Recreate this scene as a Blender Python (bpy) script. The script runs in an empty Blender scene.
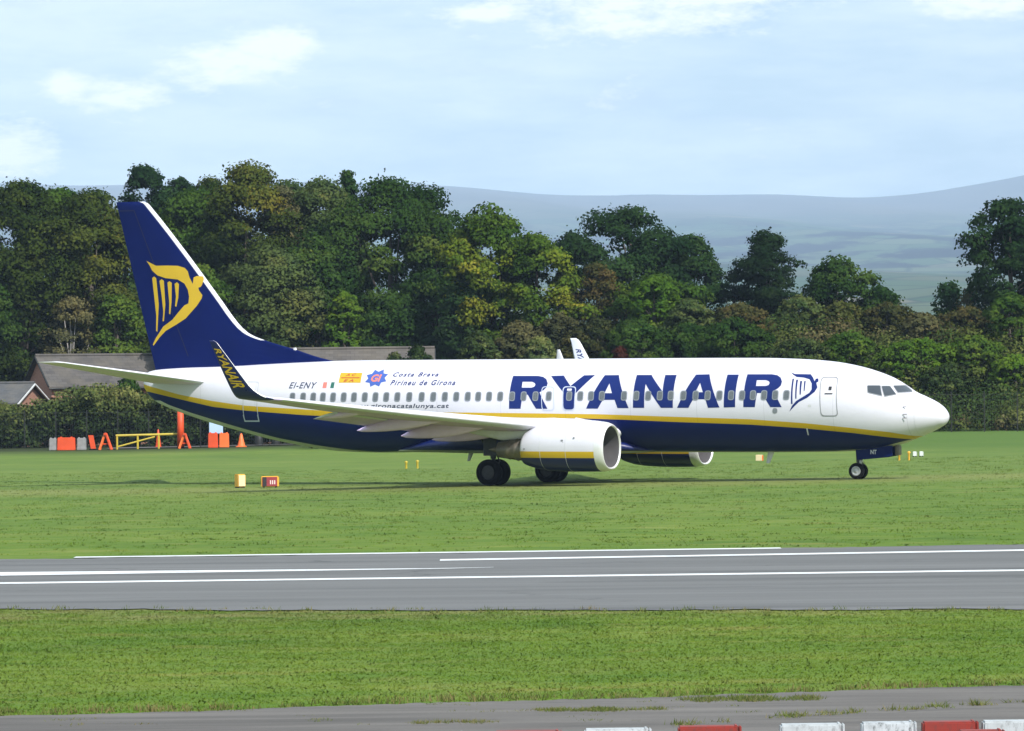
import bpy, bmesh, math, random
import numpy as np
from mathutils import Vector, Matrix
from mathutils.geometry import tessellate_polygon
R = math.radians
scene = bpy.context.scene
col = scene.collection

# ------------------------------------------------------------------ camera
CAM_H = 4.1
PITCH, ROLL = 0.0051, 0.0111
cam = bpy.data.cameras.new("camera")
cam.sensor_width = 36.0
cam.lens = 36.0 * 4680 / 1024
cam.clip_start = 1.0
cam.clip_end = 60000
camo = bpy.data.objects.new("camera", cam)
col.objects.link(camo)
U = Vector((1, 0, 0)); V = Vector((0, -math.sin(PITCH), math.cos(PITCH))); Fw = Vector((0, math.cos(PITCH), math.sin(PITCH)))
rt = U * math.cos(ROLL) - V * math.sin(ROLL)
up = U * math.sin(ROLL) + V * math.cos(ROLL)
camo.matrix_world = Matrix(((rt.x, up.x, -Fw.x, 0), (rt.y, up.y, -Fw.y, 0), (rt.z, up.z, -Fw.z, CAM_H), (0, 0, 0, 1)))
scene.camera = camo

# ------------------------------------------------------------------ light
SUN_EL, SUN_AZ = R(43), R(147)          # azimuth clockwise from +Y: behind the camera, to the right
SKY_STRENGTH, SUN_STRENGTH, EXPOSURE = 0.11, 4.4, 0.48
sd = Vector((math.sin(SUN_AZ) * math.cos(SUN_EL), math.cos(SUN_AZ) * math.cos(SUN_EL), math.sin(SUN_EL)))
sun = bpy.data.lights.new("sun", 'SUN')
sun.energy = SUN_STRENGTH; sun.angle = R(0.53); sun.color = (1.0, 0.96, 0.91)
suno = bpy.data.objects.new("sun", sun); col.objects.link(suno)
suno.rotation_euler = sd.to_track_quat('Z', 'Y').to_euler()
scene.view_settings.view_transform = 'Standard'
scene.view_settings.look = 'None'
scene.view_settings.gamma = 1.0
scene.view_settings.use_curve_mapping = False
scene.view_settings.exposure = EXPOSURE
HAZE = 0.000066

class NT:
    """small helper to wire shader nodes"""
    def __init__(s, tree): s.t = tree; s.n = tree.nodes; s.l = tree.links
    def add(s, typ, **kw):
        n = s.n.new(typ)
        ins = kw.pop('ins', {})
        for k, v in kw.items(): setattr(n, k, v)
        for k, v in ins.items():
            if isinstance(v, bpy.types.NodeSocket): s.l.new(v, n.inputs[k])
            else: n.inputs[k].default_value = v
        return n
    def math(s, op, a, b=0.0, c=0.0, clamp=False):
        n = s.add('ShaderNodeMath', operation=op, ins={0: a, 1: b, 2: c}); n.use_clamp = clamp
        return n.outputs[0]
    def mix(s, f, a, b, blend='MIX'):
        n = s.add('ShaderNodeMix', data_type='RGBA', blend_type=blend)
        for k, v in ((0, f), (6, a), (7, b)):
            if isinstance(v, bpy.types.NodeSocket): s.l.new(v, n.inputs[k])
            else: n.inputs[k].default_value = (*v, 1) if (k and len(v) == 3) else v
        return n.outputs[2]
    def noise(s, vec, scale, detail=4, rough=0.55, w=None):
        n = s.add('ShaderNodeTexNoise', ins={'Scale': scale, 'Detail': detail, 'Roughness': rough})
        if vec is not None: s.l.new(vec, n.inputs['Vector'])
        return n.outputs['Fac']
    def ramp(s, f, stops):
        n = s.add('ShaderNodeValToRGB'); s.l.new(f, n.inputs[0])
        cr = n.color_ramp
        while len(cr.elements) < len(stops): cr.elements.new(0.5)
        for e, (p, c) in zip(cr.elements, stops): e.position = p; e.color = (*c, 1) if len(c) == 3 else c
        return n.outputs[0]
    def mapr(s, f, a, b, c=0.0, d=1.0):
        n = s.add('ShaderNodeMapRange', ins={0: f, 1: a, 2: b, 3: c, 4: d}); return n.outputs[0]
    def vmap(s, vec, scale=(1, 1, 1), loc=(0, 0, 0)):
        n = s.add('ShaderNodeMapping', ins={'Scale': scale, 'Location': loc}); s.l.new(vec, n.inputs[0]); return n.outputs[0]

world = bpy.data.worlds.new("World"); scene.world = world; world.use_nodes = True
W = NT(world.node_tree); W.n.clear()
sky = W.add('ShaderNodeTexSky', sky_type='NISHITA', sun_disc=False)
sky.sun_elevation = SUN_EL; sky.sun_rotation = SUN_AZ; sky.air_density = 1.0; sky.dust_density = 1.2; sky.ozone_density = 1.5
gen = W.add('ShaderNodeTexCoord').outputs['Generated']
sep = W.add('ShaderNodeSeparateXYZ', ins={0: gen})
# clouds: noise on the view direction, squeezed towards the horizon as real cloud layers are
cv = W.vmap(gen, (9, 9, 42), (.3, .2, .9))
n1 = W.noise(cv, 1.6, 7, 0.6)
n2 = W.noise(W.vmap(gen, (20, 20, 70), (3.1, 0.4, 1.7)), 1.3, 6, 0.62)
n3 = W.noise(W.vmap(gen, (110, 110, 300), (1.1, 5.4, .7)), 1.3, 7, 0.68)
def blob(cx, cz, rx, rz):
    a = W.math('DIVIDE', W.math('SUBTRACT', sep.outputs[0], cx), rx)
    b = W.math('DIVIDE', W.math('SUBTRACT', sep.outputs[2], cz), rz)
    d = W.math('SQRT', W.math('ADD', W.math('MULTIPLY', a, a), W.math('MULTIPLY', b, b)))
    return W.mapr(d, 0.2, 1.0, 1.0, 0.0)
bl = blob(0.030, 0.080, 0.046, 0.011)
for q in ((-0.082, 0.0635, .018, .007), (-.062, .069, .024, .008), (-.050, .0740, .016, .006), (-.093, .0650, .010, .006), (-.108, .052, .018, .010), (.105, .082, .03, .008), (-.004, .080, .02, .004)):
    bl = W.math('MAXIMUM', bl, blob(*q))
veil = W.math('ADD', W.mapr(n1, 0.36, 0.60, 0.0, 0.9), W.mapr(sep.outputs[2], .05, .08, 0, .15), clamp=True)
bright = W.mapr(W.math('ADD', W.math('MULTIPLY', bl, 0.34), W.math('ADD', W.math('MULTIPLY', n2, .6), W.math('MULTIPLY', n3, .55))), 0.70, 0.90, 0.0, 1.0)
c1 = W.mix(0.62, sky.outputs[0], (3.6, 4.95, 6.1))
c2 = W.mix(veil, c1, (5.8, 6.75, 7.15))
c2 = W.mix(W.math('MULTIPLY', W.mapr(n2, .56, .70), .35), c2, (4.1, 5.0, 6.0))
c3 = W.mix(W.math('MULTIPLY', bright, 0.85), c2, (8.6, 8.7, 8.7))
bg = W.add('ShaderNodeBackground', ins={'Strength': SKY_STRENGTH}); W.l.new(c3, bg.inputs[0])
wo = W.add('ShaderNodeOutputWorld'); W.l.new(bg.outputs[0], wo.inputs[0])

# ------------------------------------------------------------------ helpers
def tag(o, label=None, cat=None, group=None, kind=None):
    if label: o['label'] = label
    if cat: o['category'] = cat
    if group: o['group'] = group
    if kind: o['kind'] = kind
    return o
def empty(name, loc=(0, 0, 0), rot=(0, 0, 0), parent=None):
    o = bpy.data.objects.new(name, None); col.objects.link(o)
    o.location = loc; o.rotation_euler = rot; o.parent = parent; o.empty_display_size = 0.5
    return o
def link(name, me, mats, parent=None, smooth=False):
    if not isinstance(mats, (list, tuple)): mats = [mats]
    for m in mats: me.materials.append(m)
    if smooth: me.polygons.foreach_set('use_smooth', [True] * len(me.polygons))
    o = bpy.data.objects.new(name, me); col.objects.link(o); o.parent = parent
    return o
def mesh(name, vs, fs, mats, parent=None, smooth=False, mi=None):
    me = bpy.data.meshes.new(name); me.from_pydata([tuple(map(float, v)) for v in vs], [], [tuple(map(int, f)) for f in fs]); me.update()
    o = link(name, me, mats, parent, smooth)
    if mi is not None: me.polygons.foreach_set('material_index', list(mi))
    return o
class MB:
    """collects boxes, tubes and lathes into one mesh"""
    def __init__(s): s.v = []; s.f = []; s.m = []
    def add(s, vs, fs, m=0):
        b = len(s.v); s.v += [tuple(v) for v in vs]; s.f += [tuple(i + b for i in f) for f in fs]; s.m += [m] * len(fs)
        return s
    def box(s, c, d, m=0, bev=0.0, rz=0.0, top=1.0):
        x, y, z = (k / 2 for k in d)
        vs = []
        if bev <= 0:
            for sz in (-1, 1):
                k = top if sz > 0 else 1.0
                for sx, sy in ((-1, -1), (1, -1), (1, 1), (-1, 1)): vs.append((sx * x * k, sy * y * k, sz * z))
            fs = [(3, 2, 1, 0), (4, 5, 6, 7), (0, 1, 5, 4), (1, 2, 6, 5), (2, 3, 7, 6), (3, 0, 4, 7)]
        else:
            bm = bmesh.new(); bmesh.ops.create_cube(bm, size=1.0)
            for v in bm.verts: v.co = Vector((v.co.x * d[0] * (top if v.co.z > 0 else 1), v.co.y * d[1] * (top if v.co.z > 0 else 1), v.co.z * d[2]))
            bmesh.ops.bevel(bm, geom=bm.edges[:], offset=bev, segments=2, affect='EDGES')
            bm.verts.index_update(); vs = [tuple(v.co) for v in bm.verts]; fs = [tuple(v.index for v in f.verts) for f in bm.faces]; bm.free()
        cz, sn = math.cos(rz), math.sin(rz)
        vs = [(c[0] + a * cz - b * sn, c[1] + a * sn + b * cz, c[2] + e) for a, b, e in vs]
        return s.add(vs, fs, m)
    def tube(s, pts, rad, n=8, m=0, cap=True):
        pts = [Vector(p) for p in pts]
        if not isinstance(rad, (list, tuple)): rad = [rad] * len(pts)
        vs = []; fs = []
        for i, p in enumerate(pts):
            d = (pts[min(i + 1, len(pts) - 1)] - pts[max(i - 1, 0)]).normalized()
            a = d.orthogonal().normalized() if i == 0 else (a - d * a.dot(d)).normalized()
            b = d.cross(a)
            for k in range(n):
                t = 2 * math.pi * k / n
                vs.append(p + (a * math.cos(t) + b * math.sin(t)) * rad[i])
        for i in range(len(pts) - 1):
            for k in range(n):
                k2 = (k + 1) % n
                fs.append((i * n + k, i * n + k2, (i + 1) * n + k2, (i + 1) * n + k))
        if cap: fs.append(tuple(range(n - 1, -1, -1))); fs.append(tuple((len(pts) - 1) * n + k for k in range(n)))
        return s.add(vs, fs, m)
    def lathe(s, prof, c, axis='Y', n=32, m=0, ms=None):
        """prof: (along, radius) pairs"""
        vs = []; fs = []; b = len(prof)
        for k in range(n):
            t = 2 * math.pi * k / n
            for a, r_ in prof:
                u, w = r_ * math.cos(t), r_ * math.sin(t)
                p = {'Y': (u, a, w), 'X': (a, u, w), 'Z': (u, w, a)}[axis]
                vs.append((c[0] + p[0], c[1] + p[1], c[2] + p[2]))
        base = len(s.v); s.v += vs
        for k in range(n):
            k2 = (k + 1) % n
            for i in range(b - 1):
                s.f.append(tuple(base + q for q in (k * b + i, k2 * b + i, k2 * b + i + 1, k * b + i + 1))); s.m.append(ms[i] if ms else m)
        return s
    def build(s, name, mats, parent=None, smooth=False):
        o = mesh(name, s.v, s.f, mats, parent, smooth, s.m)
        if smooth == 'auto': pass
        bm = bmesh.new(); bm.from_mesh(o.data); bmesh.ops.recalc_face_normals(bm, faces=bm.faces[:]); bm.to_mesh(o.data); bm.free()
        return o
def smooth_by_angle(o, ang=35):
    bm = bmesh.new(); bm.from_mesh(o.data)
    for f in bm.faces: f.smooth = True
    for e in bm.edges:
        if len(e.link_faces) == 2 and e.calc_face_angle(0) > R(ang): e.smooth = False
    bm.to_mesh(o.data); bm.free()
    return o

# ------------------------------------------------------------------ materials
def new_mat(name):
    m = bpy.data.materials.new(name); m.use_nodes = True
    T = NT(m.node_tree); T.n.clear()
    b = T.add('ShaderNodeBsdfPrincipled'); o = T.add('ShaderNodeOutputMaterial'); T.l.new(b.outputs[0], o.inputs[0])
    return m, T, b, o
def paint(name, c, rough=0.35, metal=0.0, coat=0.0, dirt=0.12, scale=1.5, bump=0.0, spec=0.5):
    m, T, b, o = new_mat(name)
    tc = T.add('ShaderNodeTexCoord').outputs['Object']
    n = T.noise(tc, scale, 6, 0.6)
    f = T.mapr(n, 0.3, 0.75, 1.0 - dirt, 1.0 + dirt * 0.3)
    cc = T.mix(1.0, c, T.add('ShaderNodeCombineColor', ins={0: f, 1: f, 2: f}).outputs[0], 'MULTIPLY')
    T.l.new(cc, b.inputs['Base Color'])
    b.inputs['Roughness'].default_value = rough; b.inputs['Metallic'].default_value = metal
    T.l.new(T.mapr(n, 0.3, 0.7, rough * 0.85, min(1, rough * 1.25)), b.inputs['Roughness'])
    b.inputs['Coat Weight'].default_value = coat; b.inputs['Specular IOR Level'].default_value = spec
    if bump:
        bp = T.add('ShaderNodeBump', ins={'Strength': bump, 'Distance': 0.02}); T.l.new(T.noise(tc, scale * 12, 4), bp.inputs['Height']); T.l.new(bp.outputs[0], b.inputs['Normal'])
    return m
BLUE = (0.0015, 0.0085, 0.088); YEL = (0.56, 0.365, 0.016); WHITE = (0.65, 0.65, 0.72)
M_white = paint('white_paint', WHITE, 0.3, coat=0.3, dirt=0.06)
M_blue = paint('blue_paint', BLUE, 0.4, dirt=0.1, spec=.12)
M_title = paint('title_blue', (0.005, 0.018, 0.135), 0.4, dirt=0.05, spec=.25)
M_yellow = paint('yellow_paint', YEL, 0.4, dirt=0.08)
M_grey = paint('wing_grey', (0.64, 0.65, 0.66), 0.42, dirt=0.15)
M_slat = paint('slat_white', (0.68, 0.67, 0.73), 0.3, dirt=0.08)
M_under = paint('wing_under_bounce_tint', (0.60, 0.46, 0.72), 0.5, dirt=0.25, scale=2.5)  # mauve put into the grey to offset green light off the grass
M_lip = paint('inlet_metal', (0.78, 0.78, 0.79), 0.3, metal=0.35, dirt=0.08)
M_nozzle = paint('nozzle_metal', (0.25, 0.22, 0.18), 0.45, metal=0.8, dirt=0.4, scale=3)
M_dark = paint('dark_cavity', (0.03, 0.03, 0.033), 0.6)
M_liner = paint('inlet_liner', (0.10, 0.095, 0.10), 0.5, dirt=0.2)
M_fan = paint('fan_metal', (0.10, 0.10, 0.12), 0.35, metal=0.7)
M_tyre = paint('tyre_rubber', (0.007, 0.007, 0.009), 0.8, dirt=0.3, scale=6, spec=.15)
M_rim = paint('rim_grey', (0.45, 0.46, 0.47), 0.4, metal=0.3, dirt=0.3, scale=10)
M_strut = paint('strut_metal', (0.05, 0.05, 0.055), 0.5, metal=0.2, dirt=0.4, scale=8)
M_pane = paint('cabin_pane', (0.12, 0.135, 0.15), 0.12, dirt=0.3, scale=20, spec=0.7)
M_wframe = paint('window_surround', (0.20, 0.22, 0.25), 0.35, dirt=0.1)
M_glass = paint('cockpit_glass', (0.045, 0.055, 0.07), 0.08, dirt=0.2, spec=0.9)
M_line = paint('panel_line', (0.25, 0.26, 0.28), 0.6)
M_softline = paint('panel_line_soft', (0.55, 0.56, 0.58), 0.5)
M_trim = paint('blue_door_outline', (0.50, 0.55, 0.68), 0.4)
M_black = paint('black_mark', (0.02, 0.02, 0.025), 0.5)
M_regtext = paint('registration_ink', (0.05, 0.06, 0.10), 0.5)
M_red = paint('red_ink', (0.45, 0.05, 0.03), 0.5)
M_pink = paint('flag_red', (0.70, 0.20, 0.16), 0.5)
M_green = paint('flag_green', (0.02, 0.13, 0.10), 0.5)
M_starblue = paint('emblem_blue', (0.05, 0.11, 0.42), 0.5)
M_orange = paint('safety_orange', (0.66, 0.07, 0.012), 0.5, dirt=0.2)
M_orange2 = paint('safety_orange_pale', (0.80, 0.16, 0.03), 0.5, dirt=0.2)
M_concrete = paint('weathered_concrete', (0.26, 0.26, 0.26), 0.85, dirt=0.3, scale=4, bump=0.3)
M_tailunder = paint('tailunder_bounce_tint', (0.80, 0.60, 0.96), 0.45, dirt=0.1)  # tail and fairing undersides: paler mauve, countering green bounce from the grass
M_post = paint('fence_steel', (0.010, 0.012, 0.012), 0.6, dirt=0.3)
M_wire = paint('fence_wire', (0.02, 0.025, 0.022), 0.6)
M_railyellow = paint('rail_yellow', (0.50, 0.38, 0.03), 0.5, dirt=0.25)
M_signyel = paint('sign_yellow', (0.75, 0.40, 0.04), 0.45, dirt=0.15)
M_signcream = paint('sign_cream', (0.75, 0.62, 0.38), 0.5)
M_signred = paint('sign_red', (0.28, 0.035, 0.045), 0.45)
M_bluepanel = paint('pale_blue_panel', (0.42, 0.58, 0.78), 0.4)
M_boxwhite = paint('light_box_white', (0.62, 0.66, 0.64), 0.5)

FUS=[(0.10,2.93,2.93,0.0),(0.2,3.17,2.68,0.30),(0.5,3.46,2.47,0.60),(1.06,3.75,2.21,0.94),(1.6,3.98,2.0,1.17),(2.03,4.26,1.83,1.31),(2.58,4.57,1.69,1.46),(3.24,4.82,1.58,1.60),(4.12,5.06,1.50,1.72),(5.23,5.25,1.46,1.81),(6.55,5.35,1.44,1.86),(8.5,5.41,1.42,1.88),(12,5.42,1.41,1.88),(20.7,5.40,1.40,1.88),(24,5.395,1.37,1.88),(26.6,5.39,1.33,1.88),(28.5,5.37,1.38,1.84),(29.83,5.33,1.54,1.75),(31.68,5.26,1.84,1.56),(33.55,5.18,2.26,1.26),(34.82,5.14,2.57,1.02),(36.07,5.11,2.92,0.76),(37.23,5.05,3.30,0.50),(38.1,4.96,3.72,0.28),(38.46,4.80,4.15,0.12)]
# livery outlines in aircraft coordinates: metres behind the nose, metres above the ground
TITLE_LETTERS = [([(19.416, 3.272), (19.42, 4.68), (18.249, 4.676), (17.985, 4.635), (17.798, 4.535), (17.685, 4.359), (17.706, 4.194), (17.824, 4.074), (18.004, 3.974), (17.602, 3.273), (18.139, 3.272), (18.547, 3.874), (18.786, 3.875), (18.871, 3.272)], [(18.895, 4.427), (18.45, 4.426), (18.31, 4.375), (18.255, 4.305), (18.292, 4.215), (18.423, 4.175), (18.879, 4.176)]), ([(17.614, 4.67), (17.023, 4.688), (16.589, 4.242), (16.071, 4.695), (15.558, 4.704), (16.304, 3.927), (16.351, 3.278), (16.868, 3.278), (16.819, 3.903)], None), ([(15.785, 3.278), (15.1, 4.698), (14.444, 4.701), (13.803, 3.303), (14.32, 3.303), (14.459, 3.651), (15.005, 3.652), (15.238, 3.278)], [(14.946, 3.935), (14.783, 4.348), (14.601, 3.935)]), ([(13.6, 3.313), (13.609, 4.703), (12.929, 4.701), (12.261, 3.997), (12.289, 4.7), (11.764, 4.698), (11.76, 3.314), (12.31, 3.313), (13.098, 4.32), (13.079, 3.313)], None), ([(11.566, 3.314), (10.88, 4.71), (10.267, 4.723), (9.625, 3.329), (10.149, 3.314), (10.271, 3.674), (10.834, 3.674), (11.044, 3.314)], [(10.598, 4.364), (10.75, 3.97), (10.412, 3.97)]), ([(9.429, 3.329), (9.439, 4.706), (8.921, 4.705), (8.912, 3.344)], None), ([(8.54, 3.344), (8.537, 4.718), (7.43, 4.715), (7.182, 4.675), (7.006, 4.577), (6.901, 4.405), (6.921, 4.244), (7.032, 4.127), (7.202, 4.029), (6.815, 3.344), (7.324, 3.344), (7.717, 3.932), (7.944, 3.932), (8.02, 3.344)], [(8.044, 4.472), (7.622, 4.471), (7.49, 4.421), (7.439, 4.353), (7.474, 4.264), (7.599, 4.226), (8.031, 4.226)])]
HARP_SIDE = [[(6.615, 4.796), (6.417, 4.722), (5.723, 4.71), (5.577, 4.573), (5.47, 4.416), (5.447, 4.524), (5.34, 4.538), (5.301, 4.411), (5.379, 4.353), (5.296, 4.158), (5.392, 3.977), (5.692, 3.734), (6.045, 3.559), (6.25, 3.378), (6.475, 3.158), (6.354, 3.402), (6.175, 3.598), (5.851, 3.793), (5.618, 3.939), (5.534, 4.085), (5.577, 4.329), (5.71, 4.5), (5.985, 4.574), (6.301, 4.599), (6.487, 4.698)], [(6.462, 4.526), (6.394, 4.526), (6.328, 3.476), (6.396, 3.476)], [(6.286, 4.487), (6.208, 4.487), (6.165, 3.695), (6.216, 3.695)], [(6.101, 4.428), (6.014, 4.427), (5.986, 3.866), (6.038, 3.866)], [(5.921, 4.427), (5.855, 4.427), (5.835, 4.037), (5.87, 3.988)]]
HARP_FIN = [[(38.308, 9.9), (38.082, 9.805), (37.8, 9.678), (37.236, 9.683), (36.673, 9.664), (36.323, 9.567), (36.169, 9.412), (36.079, 9.136), (35.905, 8.84), (35.869, 9.133), (35.728, 9.193), (35.414, 9.177), (35.379, 9.036), (35.45, 8.792), (35.52, 8.701), (35.626, 8.671), (35.591, 8.549), (35.417, 8.333), (35.453, 8.18), (35.699, 7.846), (36.261, 7.3), (36.754, 7.028), (37.318, 6.756), (37.671, 6.451), (37.99, 6.084), (38.025, 6.146), (37.848, 6.452), (37.458, 6.941), (36.964, 7.244), (36.611, 7.609), (36.329, 7.882), (36.118, 7.972), (36.082, 8.278), (36.151, 8.585), (36.325, 8.863), (36.676, 9.051), (37.309, 9.119), (37.731, 9.247), (38.013, 9.466), (38.153, 9.713)], [(38.014, 9.128), (37.908, 9.2), (37.802, 9.125), (37.768, 8.848), (37.68, 7.926), (37.776, 6.71), (37.847, 6.76), (37.823, 7.435), (37.912, 8.235)], [(37.626, 9.0), (37.506, 9.073), (37.394, 8.998), (37.327, 7.922), (37.415, 7.186), (37.485, 7.187), (37.441, 7.616), (37.523, 8.354)], [(37.204, 8.916), (37.098, 8.976), (36.979, 8.901), (36.996, 8.042), (37.075, 7.491), (37.139, 7.522), (37.116, 7.982)], [(36.831, 8.856), (36.711, 8.928), (36.606, 8.835), (36.644, 8.223), (36.751, 7.825), (36.814, 7.856), (36.763, 8.285)]]
WINDOW_S = [30.03, 29.48, 28.96, 28.47, 27.96, 27.43, 26.92, 26.39, 25.87, 25.34, 24.8, 24.22, 23.62, 23.06, 22.5, 21.95, 21.4, 20.9, 20.38, 19.85, 19.29, 18.74, 18.18, 17.55, 16.59, 16.07, 15.57, 15.06, 14.03, 13.46, 12.91, 12.37, 11.87, 11.29, 10.73, 10.18, 9.64, 9.11, 8.61, 8.12, 7.62, 7.12, 6.62]
COCKPIT = [[(3.229, 4.23), (2.729, 4.228), (2.556, 3.8), (3.145, 3.944)], [(2.676, 4.208), (2.379, 4.206), (2.039, 3.859), (2.457, 3.779)], [(2.278, 4.216), (1.965, 4.223), (1.597, 3.957), (2.01, 3.93)]]
SIDE_BITS = {'reg': [(30.281, 4.16), (28.874, 4.43)], 'fl1': [(28.566, 4.429), (28.371, 4.429), (28.365, 4.173), (28.559, 4.173)], 'fl2': [(28.166, 4.429), (28.001, 4.428), (27.995, 4.172), (28.171, 4.173)], 'yel': [(27.859, 4.838), (26.78, 4.834), (26.713, 4.4), (27.806, 4.402)], 'star': [(26.065, 4.603), (25.531, 4.601)], 'costa': [(25.231, 4.662), (23.031, 4.848)], 'piri': [(25.247, 4.285), (22.099, 4.517)], 'url': [(26.207, 3.277), (22.284, 3.491)], 'door1': [(5.221, 4.604), (4.496, 4.602), (4.34, 2.965), (5.089, 2.964)], 'door1h': [(4.74, 4.122), (4.964, 3.907), (4.592, 3.886)], 'door2': [(32.605, 4.481), (31.889, 4.48), (31.882, 2.696), (32.745, 2.692)], 'ex1': [(17.934, 4.229), (17.331, 4.228), (17.263, 3.192), (17.865, 3.192)], 'ex2': [(16.939, 4.228), (16.294, 4.226), (16.31, 3.193), (16.872, 3.193)], 'pit': [(1.625, 3.349), (1.601, 3.043), (1.603, 2.89)], 'badge': [(7.22, 3.304), (7.01, 3.304), (7.019, 3.084), (7.23, 3.084)], 'mark': [(5.812, 2.462), (5.755, 2.462), (5.765, 2.176), (5.817, 2.176)], 'panel': [(5.577, 3.402)]}
YT = [(38.464, 4.357), (36.313, 3.895), (34.387, 3.606), (32.595, 3.404), (28.105, 3.171), (18.343, 3.077), (15.221, 3.041), (11.806, 2.938), (8.276, 2.836), (5.881, 2.676), (3.774, 2.473), (2.282, 2.297), (1.437, 2.132)]
YB = [(38.16, 4.024), (34.422, 3.348), (32.621, 3.187), (29.531, 2.994), (27.048, 2.892), (16.39, 2.869), (14.106, 2.808), (11.835, 2.718), (8.309, 2.609), (5.92, 2.457), (3.82, 2.263), (2.354, 2.078), (1.694, 2.001)]
GB = [(37.522, 3.624), (37.033, 3.423), (35.788, 3.066), (34.463, 2.735), (33.157, 2.404), (31.279, 1.966), (29.427, 1.663), (27.685, 1.447), (26.485, 1.36)]
def nacmat():
    m, T, b, o = new_mat('nacelle_livery'); tc = T.add('ShaderNodeTexCoord').outputs['Object']; z = T.add('ShaderNodeSeparateXYZ', ins={0: tc}).outputs[2]
    n = T.noise(tc, 1.5, 6); w = T.mix(n, (.67, .66, .73), (.58, .575, .64))
    c = T.mix(T.math('GREATER_THAN', z, 1.25), BLUE, YEL); c = T.mix(T.math('GREATER_THAN', z, 1.52), c, w)
    T.l.new(c, b.inputs['Base Color']); b.inputs['Roughness'].default_value = .3; b.inputs['Coat Weight'].default_value = .2; return m
M_nac = nacmat()


# ------------------------------------------------------------------ terrain
def sst(a, b, x): t = np.clip((x - a) / (b - a), 0, 1); return t * t * (3 - 2 * t)
def ground_h(X, Y):
    X = np.asarray(X, float); Y = np.asarray(Y, float)
    ax = X * 225.0 / np.maximum(Y, 40.0)                     # roughly the bearing
    h = 0.0118 * np.clip(X, 0, 60) * sst(150, 190, Y)        # grass falls gently to the left
    k = sst(-28, 26, X)
    y0 = 296 - 46 * k; y1 = 316 - 16 * k
    h = h + (0.42 + (0.62 - 0.0118 * np.clip(X, 0, 60)) * k) * sst(y0, y1, Y)     # bank along the fence
    # wooded embankment behind the fence
    e = sst(-12, 14, X)
    h = h + e * 6.3 * sst(303, 336, Y) * (1 - sst(352, 420, Y)) + (1 - e) * 1.2 * sst(345, 372, Y) * (1 - sst(380, 430, Y))
    # far country
    yy = np.array([0, 450, 1400, 2900, 5200, 8100, 10800, 13600, 16200, 18000, 22000]); zz = np.array([0, 0, 15, 50, 122, 235, 340, 506, 662, 600, 400])
    base = np.interp(Y, yy, zz)
    S = 3.24; x = X / S
    rid = 24 * sst(430, 640, x) + 19 * np.clip(-(x - 110) / 300, 0, .72) + 4.5 - 3 * np.exp(-((x - 360) / 90) ** 2)
    bump = 3.2 * np.sin(x / 61 + Y / 950) + 2.1 * np.sin(x / 27 + 1.7 + Y / 2100) + 6 * np.sin(x / 210 + Y / 1600) * sst(3700, 8000, Y)
    h = h + base + S * (rid + bump * 0.45) * sst(8000, 16200, Y) + S * bump * .6 * sst(1400, 6500, Y) * (1 - sst(11500, 16200, Y))
    return h
def axis(segs):
    out = [segs[0][0]]
    for a, b, n in segs: out += list(np.linspace(a, b, n + 1)[1:])
    return np.array(out)
def grid(name, xs, ys, mat, zoff=0.0):
    XX, YY = np.meshgrid(xs, ys); ZZ = ground_h(XX, YY) + zoff
    vs = np.stack([XX.ravel(), YY.ravel(), ZZ.ravel()], 1); nx = len(xs)
    i, j = np.meshgrid(np.arange(len(ys) - 1), np.arange(nx - 1), indexing='ij'); a = (i * nx + j).ravel()
    me = bpy.data.meshes.new(name); me.from_pydata(vs.tolist(), [], np.stack([a, a + 1, a + nx + 1, a + nx], 1).tolist()); me.update()
    o = link(name, me, mat, None, True); return tag(o, kind='structure')
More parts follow.
